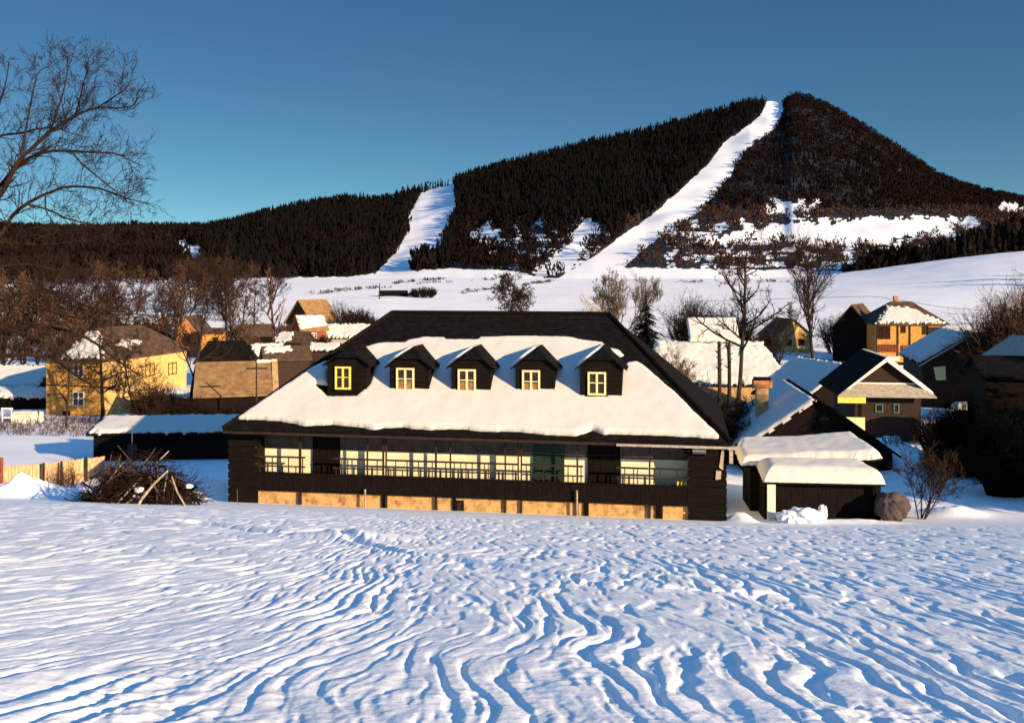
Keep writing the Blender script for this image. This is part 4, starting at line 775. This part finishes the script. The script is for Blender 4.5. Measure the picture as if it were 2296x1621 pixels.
def shrub(label, u, Y, vt, wpx, seed, name='shrub', twig='twig', n=60, bark=None, mx=2, nb=(5, 4, 3), group=None, spread=.55, cat='shrub', up=.05, depth=None, rm=None, fine=.5):
    """many stems fanning from one root"""
    rnd = np.random.default_rng(seed); x = xpx(u, Y); z = float(Zt(x, Y)); h = max(.3, zpx(vt, Y)-z); w = wpx*Y/FPX/2
    T = thing(name, label, cat, (x, Y, z), group); out = []; rm = rm or max(.006, Y*.00012)
    for i in range(n):
        a = rnd.uniform(0, 6.28); rr = math.sqrt(rnd.uniform(0, 1)); bx = w*.45*rr*math.cos(a); by = (depth or w)*.45*rr*math.sin(a)
        d = unit(np.array([math.cos(a)*w*rr*spread, math.sin(a)*(depth or w)*rr*spread, h*rnd.uniform(.6, 1)])); l = h*rnd.uniform(.55, .95)*(1-.25*rr)
        grow(out, np.array([x+bx, Y+by, z-.1]), d, l, max(rm, h*.009), 0, mx, rnd, up, .2, nb, (25, 60), rm, fine, .2)
    tr = [s[1:] for s in out if s[0] == 0]; cr = [s[1:] for s in out if s[0] > 0]
    MB().segs(tr, 4).build('stems', bark or twig, T); MB().segs(cr, 3).build('twigs', twig, T); return T

# great tree whose boughs reach in from beyond the left edge
YB = 24.0; rnd = np.random.default_rng(5)
T = thing('bare_tree', 'great leafless tree reaching in from beyond the left edge, its boughs against the sky', 'tree', (xpx(-150, YB), YB, float(Zt(xpx(-150, YB), YB))))
tb = np.array([xpx(-150, YB), YB, float(Zt(xpx(-150, YB), YB))])
MB().tube([tb-[0, 0, .3], pt(-150, 800, YB), pt(-120, 560, YB), pt(-60, 430, YB)], [.34, .27, .22, .14], 9).build('trunk', 'bark', T)
LIMBS = [([(-120, 560), (4, 439), (30, 379), (45, 356), (76, 329), (113, 295), (151, 269), (189, 250), (219, 241), (260, 243), (302, 239), (308, 216)], 62),
    ([(-100, 510), (0, 420), (30, 379), (68, 352), (106, 339), (159, 339), (210, 342), (261, 343), (290, 360), (321, 373)], 52), ([(-140, 700), (4, 526), (26, 484), (57, 458), (102, 435), (147, 418), (211, 420), (240, 428), (264, 439), (300, 449), (336, 458)], 50),
    ([(-110, 470), (-40, 330), (0, 303), (49, 299), (80, 290), (125, 285), (160, 300), (200, 310)], 36), ([(76, 329), (113, 295), (125, 258), (140, 215), (151, 170), (151, 126)], 26), ([(151, 269), (170, 258), (180, 220), (187, 186), (196, 160), (193, 137)], 20),
    ([(57, 458), (110, 470), (151, 492), (190, 500), (211, 503), (242, 514)], 24), ([(159, 339), (185, 370), (211, 390), (242, 416), (265, 432), (287, 454)], 22), ([(-60, 430), (-20, 280), (0, 230), (15, 180), (20, 140)], 26), ([(45, 356), (60, 280), (72, 215), (85, 160), (108, 150)], 24),
    ([(219, 241), (245, 225), (275, 205), (290, 190)], 16), ([(102, 435), (100, 470), (120, 500), (140, 520)], 14), ([(-150, 830), (-20, 800), (60, 795), (116, 799), (160, 835), (206, 864), (246, 905)], 70), ([(-140, 770), (0, 738), (100, 728), (200, 757), (270, 815), (330, 850)], 60), ([(-140, 720), (-10, 680), (90, 690), (190, 720), (300, 700), (380, 720)], 50), ([(-140, 760), (-40, 690), (40, 660), (120, 650), (200, 690), (260, 700)], 46), ([(-150, 800), (-40, 730), (60, 745), (150, 790), (206, 864)], 44), ([(-130, 640), (-20, 600), (60, 590), (140, 610), (220, 600), (300, 640)], 40), ([(-110, 560), (-10, 540), (90, 550), (190, 540), (250, 520)], 30)]
tw = []
for pl, wpx in LIMBS:
    P = []; dz = 0
    for i, (u, v) in enumerate(pl):
        dz += rnd.normal(0, .18); P.append(pt(u, v, YB+dz))
    P = np.array(P); tt = np.linspace(0, len(P)-1, len(P)*3)
    from mathutils import interpolate
    Q = np.stack([np.interp(tt, range(len(P)), P[:, k]) for k in range(3)], 1); Q[1:-1] = (Q[:-2]+Q[1:-1]*2+Q[2:])/4
    R = np.linspace(wpx*.20/FPX*YB*.5, .010, len(Q)); MB().tube(Q, R, 6).build('bough', 'twig', T)
    for i in range(2, len(Q)-1):
        for _ in range(2 if rnd.uniform() < .45 else 1):
            d = unit(Q[i+1]-Q[i]); s = rnd.choice([-1, 1]); side = unit(np.array([-d[2]*s, rnd.normal(0, .7), d[0]*s])); dd = unit(d*rnd.uniform(.3, 1)+side*rnd.uniform(.4, 1)+[0, 0, .35])
            grow(tw, Q[i], dd, rnd.uniform(.30, .85), max(.005, R[i]*.36), 1, 3, rnd, .10, .24, (4, 4, 3, 2), (25, 60), .0042, .56)
b = MB(); b.segs([s[1:] for s in tw], 3); b.build('twigs', 'twig', T)

# single trees that can be told apart
bare_tree('tall straight bare tree with wide boughs, rising behind the right end of the log house', 1654, 79, 500, 21, spread=1.0, nb=(17, 7, 5, 4), up=.07, ang=(45, 78), r=.21, clear=.45, shrink=.36, mx=4, wob=.13)
bare_tree('bare tree with an upright fan of boughs, left of the orange veranda house', 1824, 140, 585, 22, nb=(12, 7, 5, 4), up=.2, ang=(25, 50), clear=.30, shrink=.6)
bare_tree('slim bare tree in front of the pale yellow gabled house', 1745, 150, 660, 23, nb=(8, 5, 4, 3), clear=.2, ang=(30, 60), stems=2)
bare_tree('small twisted bare tree just right of the tall tree trunk', 1706, 118, 690, 24, nb=(7, 5, 4, 3), clear=.25, ang=(35, 65), stems=2)
bare_tree('lone bare tree with drooping rusty twigs, standing above the log house ridge', 1150, 205, 604, 25, nb=(18, 9, 6, 4), up=-.03, ang=(50, 85), twig='twig', clear=.42, shrink=.48, r=.22, rmin=.034)
bare_tree('pale rounded leafless tree above the right end of the log house ridge', 1385, 190, 612, 26, nb=(11, 6, 5, 4), up=.22, ang=(20, 48), twig='grey_twig', stems=3, clear=.12, shrink=.55)
shrub('golden dry willow bush at the right end of the log house ridge', 1322, 182, 668, 44, 27, twig='gold_twig', n=50)
conifer('dark narrow spruce behind the right slope of the log house roof', 1449, 128, 648, 28, .33)
conifer('low dark spruce at the foot of the narrow spruce', 1426, 124, 720, 29, .42, tiers=16)
shrub('dark round leafless bush behind the snow-buried farmhouse, the larger one', 1556, 142, 662, 110, 30, n=150, twig='brush', nb=(7, 5, 3))
shrub('dark bush right of the larger round bush, behind the farmhouse attic', 1640, 146, 676, 95, 31, n=110, twig='brush', nb=(7, 5, 3))
shrub('low dark hedge bush between the tall tree and the yellow gabled house', 1716, 160, 738, 80, 32, n=90, twig='brush', nb=(6, 4, 3))
shrub('low brown hedge bush left of the dark outbuilding', 1880, 165, 698, 95, 33, n=90, twig='brush', nb=(6, 4, 3))
bare_tree('reddish bare tree with drooping boughs at the right edge', 2292, 96, 612, 34, nb=(16, 8, 5, 3), up=.03, ang=(45, 80), twig='red_twig', clear=.2, shrink=.42)
shrub('reddish-brown thicket under the drooping tree at the right edge', 2272, 97, 640, 130, 35, n=260, twig='red_twig', nb=(7, 5, 3))
bare_tree('many-stemmed bare shrub beside the boulder', 2064, 45.2, 990, 36, name='shrub', cat='shrub', nb=(8, 5, 4, 3), stems=7, twig='twig', clear=.3, ang=(22, 50), up=.1, r=.055, shrink=.5)
shrub('thin dry stems on the snow bank below the white-trimmed cottage', 2010, 60.5, 958, 120, 37, n=70, mx=1, twig='red_twig', nb=(3, 2), depth=1.2)
shrub('dark scrub right of the cottage wall', 2105, 66, 915, 130, 38, n=190, twig='brush', nb=(6, 4, 3))
shrub('dark tangled scrub below the woodpile', 2130, 57, 985, 170, 39, n=210, twig='brush', nb=(6, 4, 3))
bare_tree('small reddish bush against the farmhouse snow roof', 1520, 90, 770, 40, name='shrub', cat='shrub', nb=(9, 6, 4, 3), stems=5, twig='red_twig', clear=.2, up=.05)
for u, v, lab, s in ((1612, 766, 'lopped tree trunk without branches, the left of two by the farmhouse', 41), (1634, 768, 'lopped tree trunk with stubs, the right of two by the farmhouse', 42)):
    x = xpx(u, 76); z = float(Zt(x, 76)); T = thing('lopped_tree', lab, 'tree', (x, 76, z)); b = MB(); b.tube([[x, 76, z-.3], [x+.05, 76, zpx(850, 76)], [x, 76, zpx(v, 76)]], [.2, .15, .13], 7); b.build('trunk', 'bark', T)
    rn = np.random.default_rng(s)
    for k in range(9):
        zz = zpx(v+4+rn.uniform(0, 70), 76); a = rn.uniform(0, 6.28); MB().tube([[x, 76, zz], [x+.32*math.cos(a), 76+.32*math.sin(a), zz+.25]], [.06, .03], 5).build('stub', 'bark', T)
for i, (u, v, w, lab) in enumerate(((1590, 872, 110, 'dark bush behind the right end of the log house roof, the taller'), (1660, 880, 100, 'dark bush between the log house roof and the brick chimney'), (1628, 900, 130, 'broad dark bush filling the gap beside the log house'))):
    shrub(lab, u, 70-i*4, v, w, 43+i, n=120, twig='brush', nb=(7, 5, 3))
# dark evergreens and trees shading the right side
shrub('black thicket at the foot of the tall black barn, at the right edge', 2255, 51, 900, 170, 52, n=300, twig='near_spruce', nb=(7, 5, 3), depth=1.5)
shrub('dark thicket between the cottage and the tall black barn', 2165, 58, 880, 150, 53, n=230, twig='brush', nb=(6, 4, 3))
for i, (x, y, h) in enumerate(((31, 42.5, 10.5), (34.5, 45, 13), (38, 47, 13), (31, 46.5, 9), (35, 50, 11), (39, 52, 12))):
    z = float(Zt(x, y)); conifer('dark spruce of the row beyond the right edge', 0, y, VH-(z+h)/y*FPX, 55+i, .26, x=x, group='spruces beyond the right edge')
for i, (x, y, h) in enumerate(((188, 322, 20), (197, 338, 22), (207, 330, 21), (216, 345, 22))):
    z = float(Zt(x, y)); conifer('dark spruce standing on the snowfield beyond the right edge', 0, y, VH-(z+h)/y*FPX, 75+i, .24, x=x, group='field spruces beyond the right edge', tiers=16)

# trees around the ochre house and further left
bare_tree('bare tree with a dark forking trunk in front of the ochre house corner', 229, 88, 728, 80, nb=(10, 6, 5, 3), up=.02, ang=(45, 80), clear=.3, shrink=.5, r=.19, wob=.2)
bare_tree('thin bare tree standing before the left windows of the ochre house', 148, 84, 752, 130, nb=(11, 6, 5, 3), up=.04, ang=(40, 75), clear=.25, shrink=.5, r=.10, wob=.2)
bare_tree('thin leaning bare tree before the bright yellow side of the ochre house', 312, 83, 742, 131, nb=(11, 6, 5, 3), up=.04, ang=(40, 75), clear=.25, shrink=.5, r=.11, lean=(-.3, 0), wob=.2)
bare_tree('bare tree with a curved trunk between the ochre house and the tan-roofed barn', 424, 86, 640, 81, nb=(9, 6, 5, 3), up=.08, ang=(35, 70), clear=.4, shrink=.45, r=.17)
bare_tree('tall bare tree above the tan-roofed barn', 505, 135, 590, 82, nb=(11, 6, 5, 3), up=.12, ang=(30, 65), clear=.3, r=.24)
bare_tree('slender reddish birch-like bare tree left of the brown-roofed gabled house', 616, 170, 588, 83, nb=(14, 6, 4, 3), up=.18, ang=(20, 45), twig='red_twig', bark='red_twig', clear=.1, shrink=.33)
bare_tree('small reddish bare tree between the tall tree and the slender one', 565, 150, 655, 84, nb=(9, 6, 4, 3), twig='red_twig', clear=.2, stems=2)
shrub('dark hedge in front of the tan-roofed barn, its left part', 418, 74, 880, 150, 85, n=170, twig='brush', nb=(7, 5, 3), depth=2)
shrub('dark hedge in front of the tan-roofed barn, its right part', 545, 72, 888, 150, 86, n=170, twig='brush', nb=(7, 5, 3), depth=2)
shrub('brown bush at the right corner of the ochre house', 345, 84, 850, 120, 87, n=150, twig='twig', nb=(7, 5, 3))
shrub('orange-brown dry bush behind the brush pile', 262, 50.5, 1020, 90, 88, n=80, twig='red_twig', nb=(5, 4, 3))
shrub('dry bush by the fence posts', 150, 52.5, 1030, 70, 89, n=40, twig='red_twig', nb=(4, 3))
shrub('dark bush right of the small far brown-roofed house', 800, 208, 686, 80, 90, n=120, twig='brush', nb=(6, 5, 3))
shrub('dark bush beside the ski-lift hut', 950, 330, 640, 90, 91, n=130, twig='brush', nb=(6, 4, 3))
shrub('low bush right of the ski-lift hut', 918, 338, 652, 50, 92, n=70, twig='brush', nb=(6, 4, 3))
shrub('small dry tree-like bush behind the small far houses', 762, 215, 668, 40, 93, n=16, twig='twig')
rq = random.Random(31)
EX = [(590, 790, 125), (620, 765, 150), (650, 790, 130), (690, 790, 120), (715, 745, 175), (560, 745, 170), (535, 720, 190), (640, 725, 205), (775, 705, 205), (820, 700, 215), (470, 735, 160), (395, 730, 165), (350, 715, 175), (130, 740, 150)]
names_ = ['dark bush left of the small grey-roofed shed', 'dark bush above the small grey-roofed shed', 'low dark bush right of the small grey-roofed shed', 'dark bush under the flat open shelter', 'bush below the brown-roofed gabled house', 'dark bush left of the bare-roofed dark hut', 'brown bush among trunks above the yellow-walled small house', 'brown bush left of the brown-roofed gabled house', 'dry bush right of the brown-roofed gabled house', 'dark bush on the field edge by the left slope of the log house roof', 'brown bush by the low orange-plastered building', 'brown bush left of the orange-brick house', 'brown bush between the ochre house roof and the orange-brick house', 'dark bush left of the blackish steep roof']
for (u, v, Y), nm in zip(EX, names_): shrub(nm, u, Y, v, rq.uniform(50, 85), 200+u, n=rq.randint(60, 110), twig=rq.choice(['brush', 'twig', 'twig', 'red_twig']), nb=(6, 4, 3))
hp = []                                                              # low scrub along the field paths under the ski runs
for line in ([(700, 662), (840, 648), (960, 635), (1100, 628), (1190, 630)], [(1040, 660), (1120, 648), (1200, 637), (1240, 631)], [(860, 640), (930, 632), (1010, 627)], [(1420, 632), (1560, 634), (1700, 631), (1830, 634)]):
    L_ = np.array([ground_px(u, v)[:2] for u, v in line]); tt = RNG.uniform(0, len(L_)-1, 110); q = np.stack([np.interp(tt, range(len(L_)), L_[:, k]) for k in (0, 1)], 1)+RNG.normal(0, .8, (110, 2)); hp.append(q[N(q[:, 0]*.05, q[:, 1]*.05, 90) > -.1])
hp = np.vstack(hp); hp = hp[(hp[:, 1] > 220) & (hp[:, 1] < 556)]; P = np.stack([hp[:, 0], hp[:, 1], Zt(hp[:, 0], hp[:, 1])], 1); H_ = RNG.uniform(.5, 1.5, len(P)); g = MB(); g.addq(*tufts(P, H_, H_*.9, 14)); tag(g.build('field_scrub', 'far_brown', base=(0, 0, 0)), 'thin broken lines of low scrub along paths on the far snowfield', 'scrub', kind='stuff')
g = MB(); rn = np.random.default_rng(95)                            # low scrub strip and rubble along the far side of the left yard
out = []
for i in range(700):
    u = rn.uniform(-60, 262); Y = rn.uniform(78, 90); x = xpx(u, Y); grow(out, np.array([x, Y, float(Zt(x, Y))-.05]), unit(rn.normal(0, .5, 3)+[0, 0, .8]), rn.uniform(.3, .8), .022, 1, 2, rn, .05, .25, (3, 3), (25, 60), .012, .6)
g.segs([s[1:] for s in out], 3); tag(g.build('scrub', 'red_twig', base=(0, 0, 0)), 'low tangle of brown scrub along the snowy yard before the ochre house', 'scrub', kind='stuff')
# loose group of bare trees on the left slope
kinds = []
for i in range(6):
    t = bare_tree('bare brown tree in the loose group on the left slope', 60+i*61, 200, 640-8*i, 100+i, nb=(9, 6, 5, 3), clear=.15+.05*(i % 3), ang=(28, 65), twig=('twig', 'red_twig', 'brush')[i % 3], group='bare trees on the left slope', up=.1, stems=1+i % 2); kinds.append(t)
rn = random.Random(4)
for i in range(74):
    Y = rn.choice([rn.uniform(120, 175), rn.uniform(170, 300), rn.uniform(250, 420)]); u = rn.uniform(-160, 420 if Y < 200 else 600); t = copy_tree(kinds[i % 6]); x = xpx(u, Y); t.location = (x, Y, float(Zt(x, Y))-.1)
    s = rn.uniform(.65, 1.1)*(1 if Y < 250 else 1.15); t.scale = (s*1.15, s*1.15, s); t.rotation_euler = (0, 0, rn.uniform(0, 6))
x = xpx(330, 330)
n = 700; u = RNG.uniform(-300, 640, n); Yw = RNG.uniform(430, 640, n); x = xpx(u, Yw); P = np.stack([x, Yw, Zt(x, Yw)], 1); k_ = RNG.uniform(0, 1, n) < np.interp(u, [-300, 380, 480, 640], [1, .9, .35, .02]); P = P[k_]; H_ = RNG.uniform(6, 12, len(P))
g = MB(); g.addq(*tufts(P, H_, H_*.42, 22)); tag(g.build('bare_woodland', 'far_dark', base=(0, 0, 0)), 'nearer belt of brown leafless trees at the far edge of the left fields', 'woodland', kind='stuff')

# brush pile
T0 = pt(315, 1150, 43.6); zg = float(Zt(T0[0], T0[1])); T = thing('brush_pile', 'big heap of dark cut branches dumped on the snow left of the log house', 'brush pile', (T0[0], T0[1], zg))
rn = np.random.default_rng(120); seg = []; thick = []
for i in range(900):
    a = rn.uniform(0, 6.28); rr = math.sqrt(rn.uniform(0, 1)); bx, by = 2.55*rr*math.cos(a), 1.5*rr*math.sin(a); hz_ = 2.15*(1-rr**1.7)*rn.uniform(.0, 1.05)+.06
    c = np.array([T0[0]+bx, T0[1]+by, zg+hz_]); d = unit(np.array([rn.normal(0, 1), rn.normal(0, .7), rn.normal(.12, .42)]))
    l = rn.uniform(.5, 1.7); r = rn.choice([.012, .018, .03, .045], p=[.45, .3, .18, .07]); p = c-d*l*.5; pts = [p]
    for k in range(3): d = unit(d+rn.normal(0, .16, 3)); p = p+d*l/3; p[2] = max(p[2], zg+.02); pts.append(p)
    for k in range(3): (thick if r > .025 else seg).append((pts[k], pts[k+1], r*(1-.22*k), r*(1-.22*(k+1))))
    if rn.uniform() < .5: grow_o = []; grow(grow_o, pts[2], unit(d+rn.normal(0, .5, 3)), l*.5, r*.5, 2, 3, rn, 0, .3, (3, 3, 3), (25, 60), .006, .6); seg += [s[1:] for s in grow_o]
MB().segs(seg, 3).build('twigs', 'brush', T); MB().segs(thick, 6).build('branches', 'brush', T)
for i in range(30):
    a = rn.uniform(0, 6.28); b0 = np.array([T0[0]+2.3*math.cos(a)*rn.uniform(.5, 1), T0[1]-.3+1.3*math.sin(a)*rn.uniform(.4, 1), zg+.05]); e = np.array([T0[0]+rn.normal(0, .7), T0[1]+rn.normal(0, .35), zg+rn.uniform(1.0, 2.2)]); e = e+(e-b0)*rn.uniform(0, .12); m_ = (b0+e)/2+rn.normal(0, .08, 3)
    MB().tube([b0, m_, e], np.array([1, .8, .45])*rn.uniform(.022, .055), 6).build('pole', 'heap_wood' if i % 4 else 'birch', T)
q = [pt(294, 1160, 42.0), pt(318, 1118, 42.2), pt(345, 1085, 42.5), pt(376, 1055, 43.1)]; MB().tube(q, [.075, .065, .05, .03], 7).build('pale_branch', 'birch', T)['label'] = 'pale peeled branch leaning on the heap'
q = [pt(385, 1068, 42.6), pt(398, 1105, 42.4), pt(425, 1150, 42.2)]; MB().tube(q, [.03, .035, .04], 6).build('pale_branch', 'birch', T)
q = [pt(238, 1166-2, 42.3), pt(262, 1138, 42.3), pt(290, 1124, 42.5), pt(330, 1100, 42.8)]; MB().tube(q, [.035, .03, .03, .015], 6).build('pale_branch', 'birch', T)
c = np.array([T0[0], T0[1], zg]); o = blob('core', 'brush', c+[-.1, .2, .3], (1.7, .8, .85), None, None, 77, .3, 4); o.parent = T; o.location = np.array(o.location)-ORG[T.name]
for i, (u, v, r) in enumerate(((312, 1098, .16), (305, 1113, .12), (424, 1090, .12), (470, 1185-20, .1))):
    if i == 3: continue
    o = blob('snow_clump', 'snow', pt(u, v, 42.7+i*.2), (r*1.3, r, r*.8), None, None, 130+i, .3, 3); o.parent = T; o.location = np.array(o.location)-ORG[T.name]
